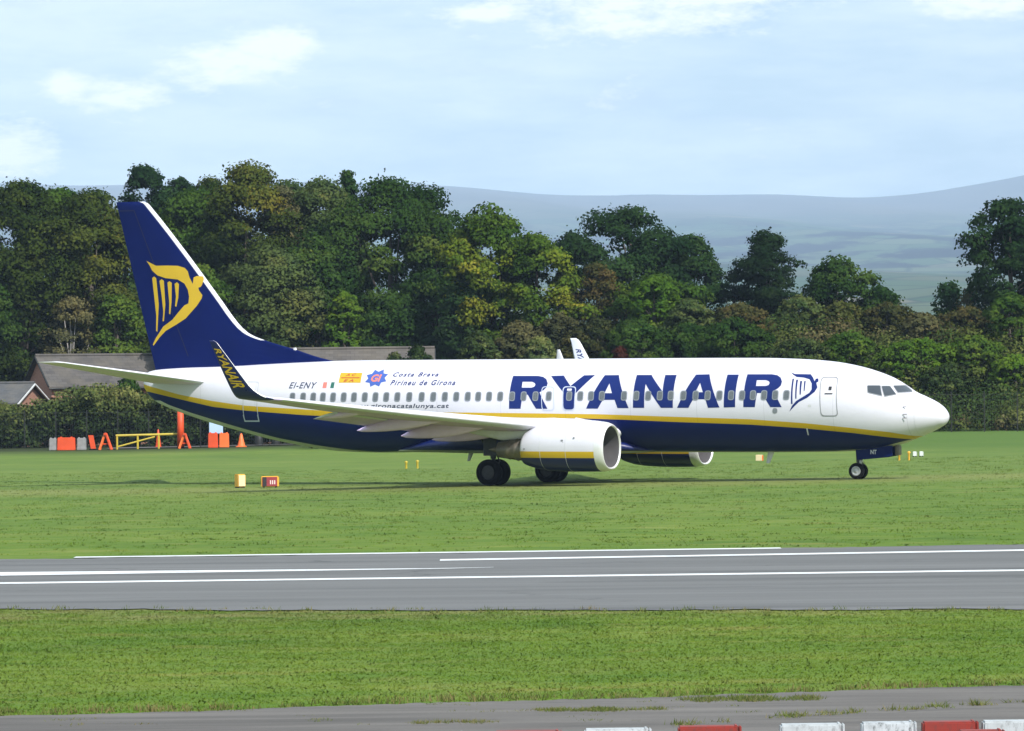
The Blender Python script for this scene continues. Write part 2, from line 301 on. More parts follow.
def grass_colour(T, dry=0.0):
    tc = T.add('ShaderNodeTexCoord').outputs['Object']; sp = T.add('ShaderNodeSeparateXYZ', ins={0: tc}); fl_ = T.vmap(tc, (1, 1, 0))
    n1 = T.noise(fl_, .10, 4, .6); n2 = T.noise(T.vmap(fl_, (1, 1.2, 1), (31, 7, 0)), .55, 5, .65); n3 = T.noise(fl_, 3.0, 5, .7); n4 = T.noise(T.vmap(fl_, (.8, 1.3, 1)), 1.15, 5, .75)
    lane = T.noise(T.vmap(fl_, (.008, .22, 1), (0, 3, 0)), 1.0, 3, .6)
    a = T.math('ADD', T.math('MULTIPLY', n2, .45), T.math('MULTIPLY', n3, .35)); a = T.math('ADD', a, T.math('MULTIPLY', n1, .55)); a = T.math('ADD', a, T.math('MULTIPLY', lane, .3))
    c = T.ramp(T.mapr(a, .60, 1.06), [(0, (.038, .084, .011)), (.3, (.072, .132, .015)), (.55, (.098, .158, .020)), (.8, (.134, .182, .030)), (1, (.19, .215, .07))])
    mid = T.noise(T.vmap(fl_, (.35, .5, 1), (2, 11, 0)), 1.0, 6, .72); c = T.mix(T.mapr(mid, .53, .66, 0, .45), c, (.060, .125, .020)); c = T.mix(T.mapr(mid, .46, .34, 0, .4), c, (.16, .18, .055))
    tus = T.math('MULTIPLY', T.mapr(n4, .56, .72, 0, .5), T.mapr(sp.outputs[1], 230, 110, .35, 1)); c = T.mix(tus, c, (.055, .125, .014))
    stk = T.noise(T.vmap(fl_, (.30, 1.5, 1), (6, 2, 0)), 1.0, 6, .72); c = T.mix(T.mapr(stk, .55, .68, 0, .6), c, (.038, .098, .014)); st2 = T.noise(T.vmap(fl_, (.12, .45, 1), (1, 9, 0)), 1.0, 5, .6); c = T.mix(T.mapr(st2, .52, .66, 0, .35), c, (.115, .152, .026))
    straw = T.mapr(T.noise(T.vmap(fl_, (.35, .8, 1), (9, 4, 2)), .8, 6, .7), .56, .70, 0, .55); c = T.mix(straw, c, (.20, .18, .055))
    far = T.mapr(sp.outputs[1], 130, 215, 0, .3); c = T.mix(far, c, (.135, .185, .062))
    band = T.math('MULTIPLY', T.mapr(sp.outputs[1], 186, 194), T.mapr(sp.outputs[1], 205, 199, 0, .5)); c = T.mix(band, c, (.19, .20, .07))
    edge = T.math('MULTIPLY', T.mapr(sp.outputs[1], 82.5, 85.5), T.math('MULTIPLY', T.mapr(sp.outputs[1], 93, 91), T.mapr(n2, .4, .6, .1, .6))); c = T.mix(edge, c, (.19, .17, .075))
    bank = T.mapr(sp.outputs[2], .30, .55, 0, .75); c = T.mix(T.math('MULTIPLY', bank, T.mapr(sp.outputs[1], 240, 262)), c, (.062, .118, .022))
    return c, sp, tc, n3, n4
def grassmat():
    m, T, b, o = new_mat('airfield_grass'); c, sp, tc, n3, n4 = grass_colour(T)
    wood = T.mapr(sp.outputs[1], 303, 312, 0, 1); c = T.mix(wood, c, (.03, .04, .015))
    T.l.new(c, b.inputs['Base Color']); b.inputs['Roughness'].default_value = .9; b.inputs['Specular IOR Level'].default_value = .1
    bp = T.add('ShaderNodeBump', ins={'Strength': .35, 'Distance': .06}); T.l.new(T.math('ADD', n3, T.math('MULTIPLY', n4, .8)), bp.inputs['Height']); T.l.new(bp.outputs[0], b.inputs['Normal'])
    return m
def turfblade(name):
    m, T, b, o = new_mat(name); c, sp, tc, n3, n4 = grass_colour(T); f = T.add('ShaderNodeAttribute', attribute_name='tint').outputs['Fac']
    k = T.mapr(f, 0, 1, .9, 1.35); c = T.mix(1.0, c, T.add('ShaderNodeCombineColor', ins={0: k, 1: k, 2: k}).outputs[0], 'MULTIPLY')
    up_ = T.add('ShaderNodeCombineXYZ', ins={0: 0.05, 1: -0.12, 2: 0.99}).outputs[0]
    d = T.add('ShaderNodeBsdfDiffuse', ins={0: c, 'Normal': up_}); t = T.add('ShaderNodeBsdfTranslucent', ins={0: c, 'Normal': up_}); mx = T.add('ShaderNodeMixShader', ins={0: .12}); T.l.new(d.outputs[0], mx.inputs[1]); T.l.new(t.outputs[0], mx.inputs[2]); T.l.new(mx.outputs[0], o.inputs[0])
    return m
def hillmat():
    m, T, b, o = new_mat('moorland_fields'); tc = T.add('ShaderNodeTexCoord').outputs['Object']; sp = T.add('ShaderNodeSeparateXYZ', ins={0: tc})
    v = T.add('ShaderNodeTexVoronoi', ins={'Scale': 1.0}); T.l.new(T.vmap(tc, (.0085, .0022, 0)), v.inputs['Vector'])
    cell = T.add('ShaderNodeSeparateColor', ins={0: v.outputs['Color']}).outputs[0]
    fields = T.ramp(cell, [(0, (.03, .065, .03)), (.35, (.05, .085, .04)), (.6, (.08, .105, .055)), (.8, (.04, .065, .03)), (1, (.13, .125, .08))])
    ve = T.add('ShaderNodeTexVoronoi', feature='DISTANCE_TO_EDGE', ins={'Scale': 1.0}); T.l.new(T.vmap(tc, (.0085, .0022, 0)), ve.inputs['Vector'])
    c = T.mix(T.mapr(ve.outputs['Distance'], .01, .05, .8, 0), fields, (.02, .035, .02))
    wn = T.noise(T.vmap(tc, (.0055, .0012, 0), (5, 2, 0)), 1.0, 5, .6)
    wz = T.math('MULTIPLY', T.mapr(sp.outputs[2], 110, 200), T.mapr(sp.outputs[2], 480, 350))
    c = T.mix(T.math('MULTIPLY', T.mapr(wn, .48, .54), wz), c, (.006, .010, .012))
    moor = T.mix(T.noise(T.vmap(tc, (.004, .001, .007)), 1.0, 7, .65), (.03, .035, .03), (.13, .12, .09))
    c = T.mix(T.mapr(sp.outputs[2], 390, 540), c, moor)
    T.l.new(c, b.inputs['Base Color']); b.inputs['Roughness'].default_value = .95; b.inputs['Specular IOR Level'].default_value = .05
    return m
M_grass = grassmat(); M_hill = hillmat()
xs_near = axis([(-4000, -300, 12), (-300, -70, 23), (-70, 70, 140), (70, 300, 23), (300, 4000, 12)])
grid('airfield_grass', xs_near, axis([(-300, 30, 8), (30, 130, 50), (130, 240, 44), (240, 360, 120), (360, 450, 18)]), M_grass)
grid('hills', axis([(-9000, -2600, 20), (-2600, 3000, 200), (3000, 9000, 20)]), axis([(450, 1400, 15), (1400, 17400, 210)]), M_hill)

def asphalt(name, c1, c2, scale=.5):
    m, T, b, o = new_mat(name); tc = T.add('ShaderNodeTexCoord').outputs['Object']
    n = T.noise(T.vmap(tc, (.12, 1, 1)), scale, 6, .65); f = T.noise(tc, 22, 4, .7); p = T.noise(T.vmap(tc, (.02, .8, 1), (5, 5, 0)), 1.0, 4, .5)
    a = T.math('ADD', T.math('MULTIPLY', n, .55), T.math('ADD', T.math('MULTIPLY', f, .2), T.math('MULTIPLY', p, .35)))
    c = T.mix(T.mapr(a, .40, .70), c1, c2)
    vor = T.add('ShaderNodeTexVoronoi', feature='DISTANCE_TO_EDGE', ins={'Scale': 1.0}); wv = T.add('ShaderNodeVectorMath', operation='ADD'); T.l.new(T.vmap(tc, (.11, .28, 0)), wv.inputs[0]); T.l.new(T.add('ShaderNodeCombineXYZ', ins={0: T.math('MULTIPLY', T.noise(tc, 1.2, 4), .25), 1: T.math('MULTIPLY', T.noise(tc, 1.5, 4), .25), 2: 0.0}).outputs[0], wv.inputs[1]); T.l.new(wv.outputs[0], vor.inputs['Vector'])
    crk = T.math('MULTIPLY', T.mapr(vor.outputs['Distance'], .004, .016, 1, 0), T.mapr(T.noise(tc, .2, 3), .48, .60))
    c = T.mix(T.math('MULTIPLY', crk, .5), c, (.04, .04, .04))
    pt = T.noise(T.vmap(tc, (.05, .35, 1), (2, 8, 0)), 1.0, 2, .4); c = T.mix(T.mapr(pt, .60, .62, 0, .35), c, tuple(k * .72 for k in c1))
    st_ = T.noise(T.vmap(tc, (.03, 2.2, 1), (7, 1, 0)), 1.0, 4, .6); c = T.mix(T.mapr(st_, .55, .75, 0, .35), c, tuple(k * .6 for k in c1)); T.l.new(c, b.inputs['Base Color']); b.inputs['Roughness'].default_value = .85; b.inputs['Specular IOR Level'].default_value = .3
    bp = T.add('ShaderNodeBump', ins={'Strength': .4, 'Distance': .01}); T.l.new(f, bp.inputs['Height']); T.l.new(bp.outputs[0], b.inputs['Normal'])
    return m
M_taxi = asphalt('taxiway_asphalt', (.090, .091, .092), (.150, .151, .152)); M_road = asphalt('road_asphalt', (.070, .064, .060), (.155, .142, .132), 2.2)
def worn_paint():
    m, T, b, o = new_mat('marking_paint'); tc = T.add('ShaderNodeTexCoord').outputs['Object']
    n = T.noise(T.vmap(tc, (.6, 1.5, 1)), 2.0, 7, .75); f = T.noise(tc, 14, 4, .7)
    c = T.mix(T.mapr(T.math('ADD', T.math('MULTIPLY', n, .6), T.math('MULTIPLY', f, .4)), .50, .66, 0, .8), (.66, .68, .70), (.17, .17, .18)); T.l.new(c, b.inputs['Base Color']); b.inputs['Roughness'].default_value = .8; return m
M_mark = worn_paint()
rng = random.Random(5)
def strip(name, near, far, mat, z=.02, rag=0.0, n=400, kind='structure', tuck=True):
    """sheet between two polylines; ragged edges where grass has crept over them"""
    xs = np.linspace(near[0][0], near[-1][0], n); xf = np.linspace(far[0][0], far[-1][0], n)
    yn = np.interp(xs, [p[0] for p in near], [p[1] for p in near]); yf = np.interp(xf, [p[0] for p in far], [p[1] for p in far])
    if rag:
        yn = yn + np.array([rng.uniform(-1, 1) for _ in range(n)]) * rag + .8 * rag * np.sin(xs * 1.7 + 1); yf = yf + np.array([rng.uniform(-1, 1) for _ in range(n)]) * rag + .8 * rag * np.sin(xf * 1.3)
    vs = [(x, y, z) for x, y in zip(xs, yn)] + [(x, y, z) for x, y in zip(xf, yf)]
    o = mesh(name, vs, [(i, i + 1, n + i + 1, n + i) for i in range(n - 1)], mat)
    return tag(o, kind=kind)
# extend well past the frame with the end slopes
strip('taxiway', [(-400, 96), (-60, 93), (-11.05, 89.99), (-4.85, 87.73), (-.05, 86.61), (9.23, 84.81), (60, 75), (400, 20)][:7], [(-400, 106), (-60, 113), (-14.24, 116.12), (-.05, 117.3), (12.96, 118.98), (60, 125)], M_taxi, .02, .20, 1600)
def band(name, pts, w0, w1=None, z=.026):
    w1 = w1 if w1 is not None else w0; n = 120
    x = np.linspace(pts[0][0], pts[-1][0], n); y = np.interp(x, [p[0] for p in pts], [p[1] for p in pts]); w = np.linspace(w0, w1, n) if not isinstance(w0, list) else np.interp(np.linspace(0, 1, n), [0, .8, 1], w0)
    vs = [(a, b - c / 2, z) for a, b, c in zip(x, y, w)] + [(a, b + c / 2, z) for a, b, c in zip(x, y, w)]
    return tag(mesh(name, vs, [(i, i + 1, n + i + 1, n + i) for i in range(n - 1)], M_mark), kind='structure')
band('taxiway_marking', [(-60, 106.4), (-11.72, 106.66), (-1.7, 107.03), (-.47, 107.45)], [2.4, 2.2, .1])
band('taxiway_marking', [(-60, 99.5), (60, 104.2)], .85)
band('taxiway_marking', [(-10.99, 117.05), (6.73, 118.05)], .75)
band('taxiway_marking', [(-1.78, 112.35), (14.14, 114.9), (60, 122.3)], .95)
G_low = [(-60, 48), (-7.3, 59.38), (-6.57, 59.63), (-4.04, 59.96), (-1.25, 61.21), (1.63, 61.52), (2.98, 62.29), (4.75, 62.81), (6.87, 63.29), (7.8, 63.55), (60, 76)]
strip('perimeter_road', [(-60, 30), (60, 40)], G_low, M_road, .02, .12, 900)
# service road behind the aircraft's tail
strip('service_road', [(-27.2, 312.2), (-24, 313), (-14, 314.5)], [(-27.0, 315.8), (-20, 318), (-12, 319)], M_road, 0, 0, 30)
o = bpy.data.objects['service_road']
for v in o.data.vertices: v.co.z = float(ground_h(v.co.x, v.co.y)) + .06

# grass blades
def blades(name, n, region, h, w, mat, lean=.35, seed=1, clump=1, spread=.05, hfun=None, test=None):
    r = np.random.default_rng(seed); nc = n // clump
    cx = r.uniform(region[0], region[1], nc); cy = r.uniform(region[2], region[3], nc)
    if test is not None: k = test(cx, cy); cx, cy = cx[k], cy[k]; nc = len(cx)
    ch = r.uniform(.6, 1.25, nc)
    x = np.repeat(cx, clump) + r.normal(0, spread, nc * clump); y = np.repeat(cy, clump) + r.normal(0, spread, nc * clump); N = len(x)
    hh = h * np.repeat(ch, clump) * r.uniform(.55, 1.15, N); a = r.uniform(0, 2 * np.pi, N); ww = w * r.uniform(.6, 1.3, N)
    z = ground_h(x, y); lx = r.normal(0, lean, N) * hh; ly = r.normal(0, lean, N) * hh
    dx, dy = np.cos(a) * ww, np.sin(a) * ww
    v = np.empty((N, 3, 3)); v[:, 0] = np.stack([x - dx, y - dy, z], 1); v[:, 1] = np.stack([x + dx, y + dy, z], 1); v[:, 2] = np.stack([x + lx, y + ly, z + hh], 1)
    me = bpy.data.meshes.new(name); me.vertices.add(N * 3); me.vertices.foreach_set('co', v.ravel()); me.loops.add(N * 3); me.loops.foreach_set('vertex_index', np.arange(N * 3)); me.polygons.add(N); me.polygons.foreach_set('loop_start', np.arange(N) * 3)
    me.update(calc_edges=True); at = me.attributes.new('tint', 'FLOAT', 'FACE'); at.data.foreach_set('value', np.clip(r.normal(.5, .2, N), 0, 1))
    return tag(link(name, me, mat), kind='stuff')
def blademat(name, stops):
    m, T, b, o = new_mat(name); f = T.add('ShaderNodeAttribute', attribute_name='tint').outputs['Fac']
    tc = T.add('ShaderNodeTexCoord').outputs['Object']; n = T.noise(T.vmap(tc, (1, 1, 0)), .5, 4, .6)
    g = T.math('ADD', T.math('MULTIPLY', f, .55), T.mapr(n, .3, .7, 0, .45)); c = T.ramp(g, stops)
    d = T.add('ShaderNodeBsdfDiffuse', ins={0: c}); t = T.add('ShaderNodeBsdfTranslucent', ins={0: c}); mx = T.add('ShaderNodeMixShader', ins={0: .35}); T.l.new(d.outputs[0], mx.inputs[1]); T.l.new(t.outputs[0], mx.inputs[2]); T.l.new(mx.outputs[0], o.inputs[0])
    return m
M_blade = turfblade('turf_blades')
M_weed = blademat('weed_blades', [(0, (.06, .09, .025)), (.4, (.12, .16, .04)), (.7, (.22, .19, .08)), (1, (.30, .19, .11))])
M_tall = M_blade
def near_road(cx, cy): return cy > np.interp(cx, [p[0] for p in G_low], [p[1] for p in G_low]) + .02
def taxi_near(x): return np.interp(x, [-60, -11.05, -4.85, -.05, 9.23, 60], [93, 89.99, 87.73, 86.61, 84.81, 75])
blades('mown_grass', 190000, (-11, 11, 58.5, 90), .026, .012, M_blade, 1.3, 3, 3, .12, test=lambda x, y: near_road(x, y) & (y < taxi_near(x)) & (np.abs(x) < y * .118))
blades('field_tussocks', 70000, (-28, 30, 119, 245), .05, .018, M_blade, 1.1, 6, 9, .16, test=lambda x, y: np.abs(x) < y * .118)
blades('verge_grass', 26000, (-11, 11, 59, 66), .10, .010, M_weed, .4, 4, 12, .06, test=lambda x, y: near_road(x, y) & (y < np.interp(x, [p[0] for p in G_low], [p[1] for p in G_low]) + .9))
blades('verge_grass', 9000, (-12, 12, 84, 93), .09, .010, M_weed, .4, 5, 10, .06, test=lambda x, y: np.abs(y - taxi_near(x)) < .5)
WB = [(2.0, 56.6), (2.64, 57.12), (3.52, 58.03), (4.83, 58.9), (6.51, 59.93), (8, 60.8)]
def patchy(cx0, cy0, rx, ry, s=0):
    def f(x, y):
        q = ((x - cx0) / rx) ** 2 + ((y - cy0) / ry) ** 2; return (q + .45 * np.sin(x * 9 + s) + .35 * np.sin(x * 23 + y * 11 + s)) < .75
    return f
def wline(x): return np.interp(x, [p[0] for p in WB], [p[1] for p in WB])
blades('roadside_weeds', 15000, (1.9, 8, 56, 61), .075, .009, M_weed, .7, 7, 22, .06, test=lambda x, y: np.abs(y - wline(x)) < .10 + .30 * np.abs(np.sin(x * 1.9 + 1) * np.sin(x * 5.1)))
blades('roadside_weeds', 1500, (1.9, 8, 56, 61), .10, .012, M_weed, .6, 17, 18, .07, test=lambda x, y: np.abs(y - wline(x)) < .12)
blades('roadside_weeds', 7000, (.2, 1.9, 58.9, 59.9), .06, .009, M_weed, .7, 8, 16, .07, test=patchy(1.0, 59.4, .8, .28, 1))
blades('roadside_weeds', 7000, (1.9, 4.1, 60.3, 61.9), .07, .009, M_weed, .7, 9, 16, .07, test=patchy(3.0, 61.1, 1.0, .45, 2))
blades('roadside_weeds', 5000, (-7, 3, 57.2, 61), .045, .009, M_weed, .8, 11, 16, .07, test=lambda x, y: (np.sin(x * 2.1 + y * 1.3) + np.sin(y * 5.3 - x * .7)) > 1.15)
blades('roadside_weeds', 3000, (-1.4, .3, 57, 57.9), .06, .009, M_weed, .7, 10, 14, .06, test=patchy(-.6, 57.45, .6, .2, 3))


# ------------------------------------------------------------------ vegetation
def leaf_shader(T, o, c, trans):
    nr = T.add('ShaderNodeAttribute', attribute_name='nrm').outputs['Vector']
    d = T.add('ShaderNodeBsdfDiffuse', ins={0: c, 'Normal': nr}); t = T.add('ShaderNodeBsdfTranslucent', ins={0: c, 'Normal': nr}); mx = T.add('ShaderNodeMixShader', ins={0: trans}); T.l.new(d.outputs[0], mx.inputs[1]); T.l.new(t.outputs[0], mx.inputs[2]); T.l.new(mx.outputs[0], o.inputs[0])
def leafmat(name, stops, trans=.42):
    m, T, b, o = new_mat(name); f = T.add('ShaderNodeAttribute', attribute_name='tint').outputs['Fac']
    c = T.ramp(f, stops); tc = T.add('ShaderNodeTexCoord').outputs['Object']
    n = T.noise(tc, .35, 3, .5); c = T.mix(1.0, c, T.add('ShaderNodeCombineColor', ins={0: T.mapr(n, .3, .7, .75, 1.3), 1: T.mapr(n, .3, .7, .85, 1.12), 2: T.mapr(n, .3, .7, .9, 1.0)}).outputs[0], 'MULTIPLY')
    leaf_shader(T, o, c, trans)
    return m
LM = {
 'olive': leafmat('leaf_olive', [(0, (0.0243, 0.0463, 0.0101)), (.5, (0.0572, 0.0876, 0.0169)), (.85, (0.1043, 0.1278, 0.0238)), (1, (0.1649, 0.1583, 0.0254))]),
 'dark': leafmat('leaf_dark_green', [(0, (0.0161, 0.0422, 0.0107)), (.5, (0.0392, 0.0870, 0.0177)), (.9, (0.0749, 0.1306, 0.0266)), (1, (0.1036, 0.1493, 0.0310))]),
 'deep': leafmat('leaf_deep_green', [(0, (0.0138, 0.0357, 0.0128)), (.5, (0.0253, 0.0618, 0.0191)), (1, (0.0519, 0.1011, 0.0279))]),
 'lime': leafmat('leaf_lime', [(0, (0.0403, 0.0896, 0.0132)), (.45, (0.0920, 0.1624, 0.0198)), (.8, (0.1725, 0.2240, 0.0242)), (1, (0.2645, 0.2688, 0.0330))]),
 'greygreen': leafmat('leaf_grey_green', [(0, (0.0519, 0.0894, 0.0266)), (.5, (0.0980, 0.1405, 0.0443)), (.9, (0.1496, 0.1661, 0.0487)), (1, (0.2302, 0.1278, 0.0354))]),
 'mid': leafmat('leaf_mid_green', [(0, (0.0345, 0.0747, 0.0133)), (.5, (0.0691, 0.1369, 0.0195)), (1, (0.1381, 0.1991, 0.0310))]),
 'bright': leafmat('leaf_bright_green', [(0, (0.0572, 0.1270, 0.0138)), (.5, (0.0972, 0.1904, 0.0202)), (1, (0.1716, 0.2539, 0.0276))]),
 'pine': leafmat('leaf_pine', [(0, (0.0102, 0.0251, 0.0112)), (.5, (0.0184, 0.0431, 0.0160)), (1, (0.0407, 0.0682, 0.0223))]),
 'rust': leafmat('leaf_rust', [(0, (0.0500, 0.0632, 0.0230)), (.4, (0.0938, 0.0948, 0.0317)), (.7, (0.1329, 0.1018, 0.0374)), (1, (0.0860, 0.1264, 0.0317))]),
 'brown': leafmat('leaf_brown_twigs', [(0, (0.0646, 0.0718, 0.0317)), (.5, (0.1222, 0.1226, 0.0528)), (1, (0.1869, 0.1794, 0.0792))]),
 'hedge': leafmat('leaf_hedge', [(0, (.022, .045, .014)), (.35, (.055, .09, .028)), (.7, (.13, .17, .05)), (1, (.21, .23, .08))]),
 'green': leafmat('leaf_green_row', [(0, (0.0209, 0.0515, 0.0110)), (.5, (0.0448, 0.0965, 0.0176)), (1, (0.0897, 0.1482, 0.0275))]),
 'brushy': leafmat('leaf_brownish_green', [(0, (0.0540, 0.0749, 0.0209)), (.5, (0.1014, 0.1200, 0.0315)), (1, (0.1621, 0.1650, 0.0471))]),
 'red': leafmat('leaf_red', [(0, (0.0560, 0.0210, 0.0140)), (.6, (0.1120, 0.0350, 0.0210)), (1, (0.0840, 0.0700, 0.0210))]),
}
def scrubmat():
    m, T, b, o = new_mat('scrub_leaves'); f = T.add('ShaderNodeAttribute', attribute_name='tint').outputs['Fac']; h = T.add('ShaderNodeAttribute', attribute_name='hue').outputs['Fac']
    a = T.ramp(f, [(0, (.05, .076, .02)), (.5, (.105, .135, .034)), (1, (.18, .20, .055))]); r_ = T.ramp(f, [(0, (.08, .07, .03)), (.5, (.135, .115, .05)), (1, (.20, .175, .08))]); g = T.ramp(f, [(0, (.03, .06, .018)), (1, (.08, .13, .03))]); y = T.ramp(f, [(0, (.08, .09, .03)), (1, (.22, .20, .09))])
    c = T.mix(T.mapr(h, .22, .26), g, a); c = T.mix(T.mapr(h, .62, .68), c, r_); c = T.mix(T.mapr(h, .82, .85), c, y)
    leaf_shader(T, o, c, .4)
    return m
M_scrub = scrubmat()
M_bark = paint('bark', (.085, .07, .055), .9, dirt=.4, scale=3)
M_birchbark = paint('birch_bark', (.35, .33, .31), .9, dirt=.4, scale=3)
def unit(r, n):
    v = r.normal(0, 1, (n, 3)); return v / np.linalg.norm(v, axis=1)[:, None]
def leaf_mesh(name, C, Nn, size, tint, hue=None, asp=1.3, seed=0, shade=None):
    """leaf sprays as bent quads: C centres, Nn normals"""
    r = np.random.default_rng(seed + 99); N = len(C)
    t = np.cross(Nn, unit(r, N)); t /= np.linalg.norm(t, axis=1)[:, None] + 1e-9; b = np.cross(Nn, t)
    s = (size * r.uniform(.6, 1.3, N))[:, None]
    v = np.empty((N, 4, 3)); v[:, 0] = C - t * s * asp * .5; v[:, 1] = C + b * s * .5 - Nn * s * .12; v[:, 2] = C + t * s * asp * .5; v[:, 3] = C - b * s * .5 - Nn * s * .12
    me = bpy.data.meshes.new(name); me.vertices.add(N * 4); me.vertices.foreach_set('co', v.ravel()); me.loops.add(N * 4); me.loops.foreach_set('vertex_index', np.arange(N * 4)); me.polygons.add(N); me.polygons.foreach_set('loop_start', np.arange(N) * 4)
    me.update(calc_edges=True)
    at = me.attributes.new('tint', 'FLOAT', 'FACE'); at.data.foreach_set('value', np.clip(tint, 0, 1))
    if shade is None: shade = Nn
    sh = shade + r.normal(0, .2, shade.shape); sh /= np.linalg.norm(sh, axis=1)[:, None] + 1e-9
    at = me.attributes.new('nrm', 'FLOAT_VECTOR', 'FACE'); at.data.foreach_set('vector', sh.astype(np.float32).ravel())
    if hue is not None: at = me.attributes.new('hue', 'FLOAT', 'FACE'); at.data.foreach_set('value', hue)
    return me
def clumps_to_leaves(cc, cr, per, r, flat=.8, up_bias=.25, tip=0.0):
    """cc clump centres, cr clump radii"""
    n = len(cc); C = np.repeat(cc, per, 0); Rr = np.repeat(cr, per)
    d = unit(r, n * per); d[:, 2] = np.where(d[:, 2] < -.35, -d[:, 2], d[:, 2])
    rad = Rr * (r.uniform(0, 1, n * per) ** .35) * r.uniform(.8, 1.12, n * per)
    P = C + d * rad[:, None] * np.array([1, 1, flat])
    Nn = d * .9 + unit(r, n * per) * .9; Nn[:, 2] += up_bias; Nn /= np.linalg.norm(Nn, axis=1)[:, None]
    clumps_to_leaves.shade = d + np.array([0, -.1, .25])
    return P, Nn
def crown_mesh(kind, seed, w, H, z0):
    """leaf clumps of real size spread through a crown w wide, from z0 up to H"""
    r = np.random.default_rng(seed); h = H - z0; R_ = w / 2
    if kind in ('round', 'tall', 'thin', 'bush'):
        crm = {'round': 1.25, 'tall': 1.0, 'thin': 1.0, 'bush': .75}[kind] * min(1.25, max(.55, w / 8))
        n = int(np.clip(1.6 * 3.14 * w * h * .55 / (3.14 * crm ** 2 * .42), 40, 330)); u = r.uniform(0, 1, n) ** .85; a = r.uniform(0, 2 * np.pi, n)
        top = {'round': .55, 'tall': .25, 'thin': .45, 'bush': .2}[kind]
        q = np.where(u > top, np.sqrt(np.clip(1 - ((u - top) / (1 - top)) ** (2.2 if kind != 'tall' else 1.5), 0, 1)), 1 - .18 * (1 - u / top))
        lob = 1 + .20 * np.sin(2 * a + seed + u * 5) + .14 * np.sin(5 * a + u * 9 + seed * 2) + .08 * np.sin(u * 19 + a * 2)
        rr = np.maximum(0, R_ * q * lob - crm * .55) * r.uniform(.72, 1.03, n)
        cc = np.stack([np.cos(a) * rr, np.sin(a) * rr, z0 + crm * .4 + u * (h - crm * 1.1)], 1); cr = crm * r.uniform(.5, 1.35, n) ** 1.15
        dens = {'round': 17, 'tall': 17, 'thin': 10, 'bush': 20}[kind]; size = {'round': .20, 'tall': .20, 'thin': .16, 'bush': .165}[kind]; fl = .75
    else:
        n = int(np.clip(w * h * 2.2, 70, 190)); u = r.uniform(0, 1, n); a = r.uniform(0, 2 * np.pi, n); lay = np.round(u * 6 + .8 * np.sin(a * 2 + seed)) / 6 * .3 + u * .7
        q = (np.sqrt(np.clip(1 - ((lay - .35) / .67) ** 2, .04, 1))) * (.75 + .25 * np.sin(lay * 19 + seed))
        rr = R_ * q * r.uniform(.15, .92, n); cc = np.stack([np.cos(a) * rr, np.sin(a) * rr, z0 + lay * (h - .8)], 1); cr = r.uniform(.75, 1.35, n) * min(1, w / 7); dens, size, fl = 16, .165, .6
    per = np.maximum(20, (dens * cr ** 2 / (size / .3) ** 1.5 * 5.2).astype(int)); idx0 = np.repeat(np.arange(n), per)
    C = cc[idx0]; Rr = cr[idx0]; N = len(C); d = unit(r, N); d[:, 2] = np.where(d[:, 2] < -.3, -d[:, 2], d[:, 2])
    P = C + d * (Rr * r.uniform(0, 1, N) ** .33 * r.uniform(.75, 1.12, N))[:, None] * np.array([1, 1, fl])
    Nn = d * .9 + unit(r, N) * .8; Nn[:, 2] += .3; Nn /= np.linalg.norm(Nn, axis=1)[:, None]
    k = N // 200; idx = r.integers(0, n, k); dd = unit(r, k); dd[:, 2] = np.abs(dd[:, 2]); Q = cc[idx] + dd * (cr[idx] * r.uniform(.95, 1.15, k))[:, None]
    P = np.concatenate([P, Q]); Nn = np.concatenate([Nn, unit(r, k)])
    ct = np.clip(r.normal(.42, .18, n), 0, 1); big = .18 * np.sin(cc[:, 0] * .55 + seed) + .15 * np.sin(cc[:, 2] * .5 + seed * 3)
    ct = ct + big; tint = np.concatenate([ct[idx0], ct[idx]]) + r.normal(0, .055, len(P))
    ax = P - np.array([0, 0, z0 + h * .45]); ax[:, 2] *= w / max(h, 1) ; ax /= np.linalg.norm(ax, axis=1)[:, None] + 1e-6
    sh = np.concatenate([d, dd]) * .65 + ax * .6
    k = P[:, 2] > 0.0
    return leaf_mesh('crown', P[k], Nn[k], size, tint[k], seed=seed, shade=sh[k]), cc, cr
def trunk_mb(h, r0, cc, rngl, nl=9):
    m = MB(); m.tube([(0, 0, -.3), (.1, 0, h * .25), (-.05, .1, h * .55), (.0, 0, h * .85)], [r0 * 1.25, r0, r0 * .7, r0 * .25], 9)
    for k in range(nl):
        c = cc[rngl.randrange(len(cc))]; z0 = min(c[2] * .6, h * .7) * rngl.uniform(.6, 1)
        mid = (c[0] * .45, c[1] * .45, z0 + (c[2] - z0) * .35 + .2); m.tube([(0, 0, z0), mid, tuple(c)], [r0 * .4, r0 * .25, r0 * .06], 6)
    return m
def tree(px, py, top, width, kind, seed, mat, label, cat='tree', name='tree', group=None, low=0.0, bark=None):
    """tree at (px,py) whose crown top stands at height top above datum and whose crown is width wide"""
    g0 = float(ground_h(px, py)); H = top - g0; rg = random.Random(seed * 31 + int(px * 7))
    if kind == 'round' and width < H * .45 and low == 0: width = H * .45
    me, cc, cr = crown_mesh(kind, seed * 1000 + int(abs(px) * 10), width, H, low * H)
    root = empty(name, (px, py, g0)); tag(root, label, cat, group)
    link('crown', me, LM[mat], root)
    trunk_mb(H * .9, max(.08, H * .02), cc.tolist(), rg, 18 if kind in ('thin', 'pine') else 8).build('trunk', bark or M_bark, root, True)
    return root
def fx(px, Y): return (px - 512) / 4680 * Y       # bearing of a tree seen on a site plan
def fz(px, py, Y): return 4.1 + (389 - (px - 512) * .0111 - py) / 4680 * Y
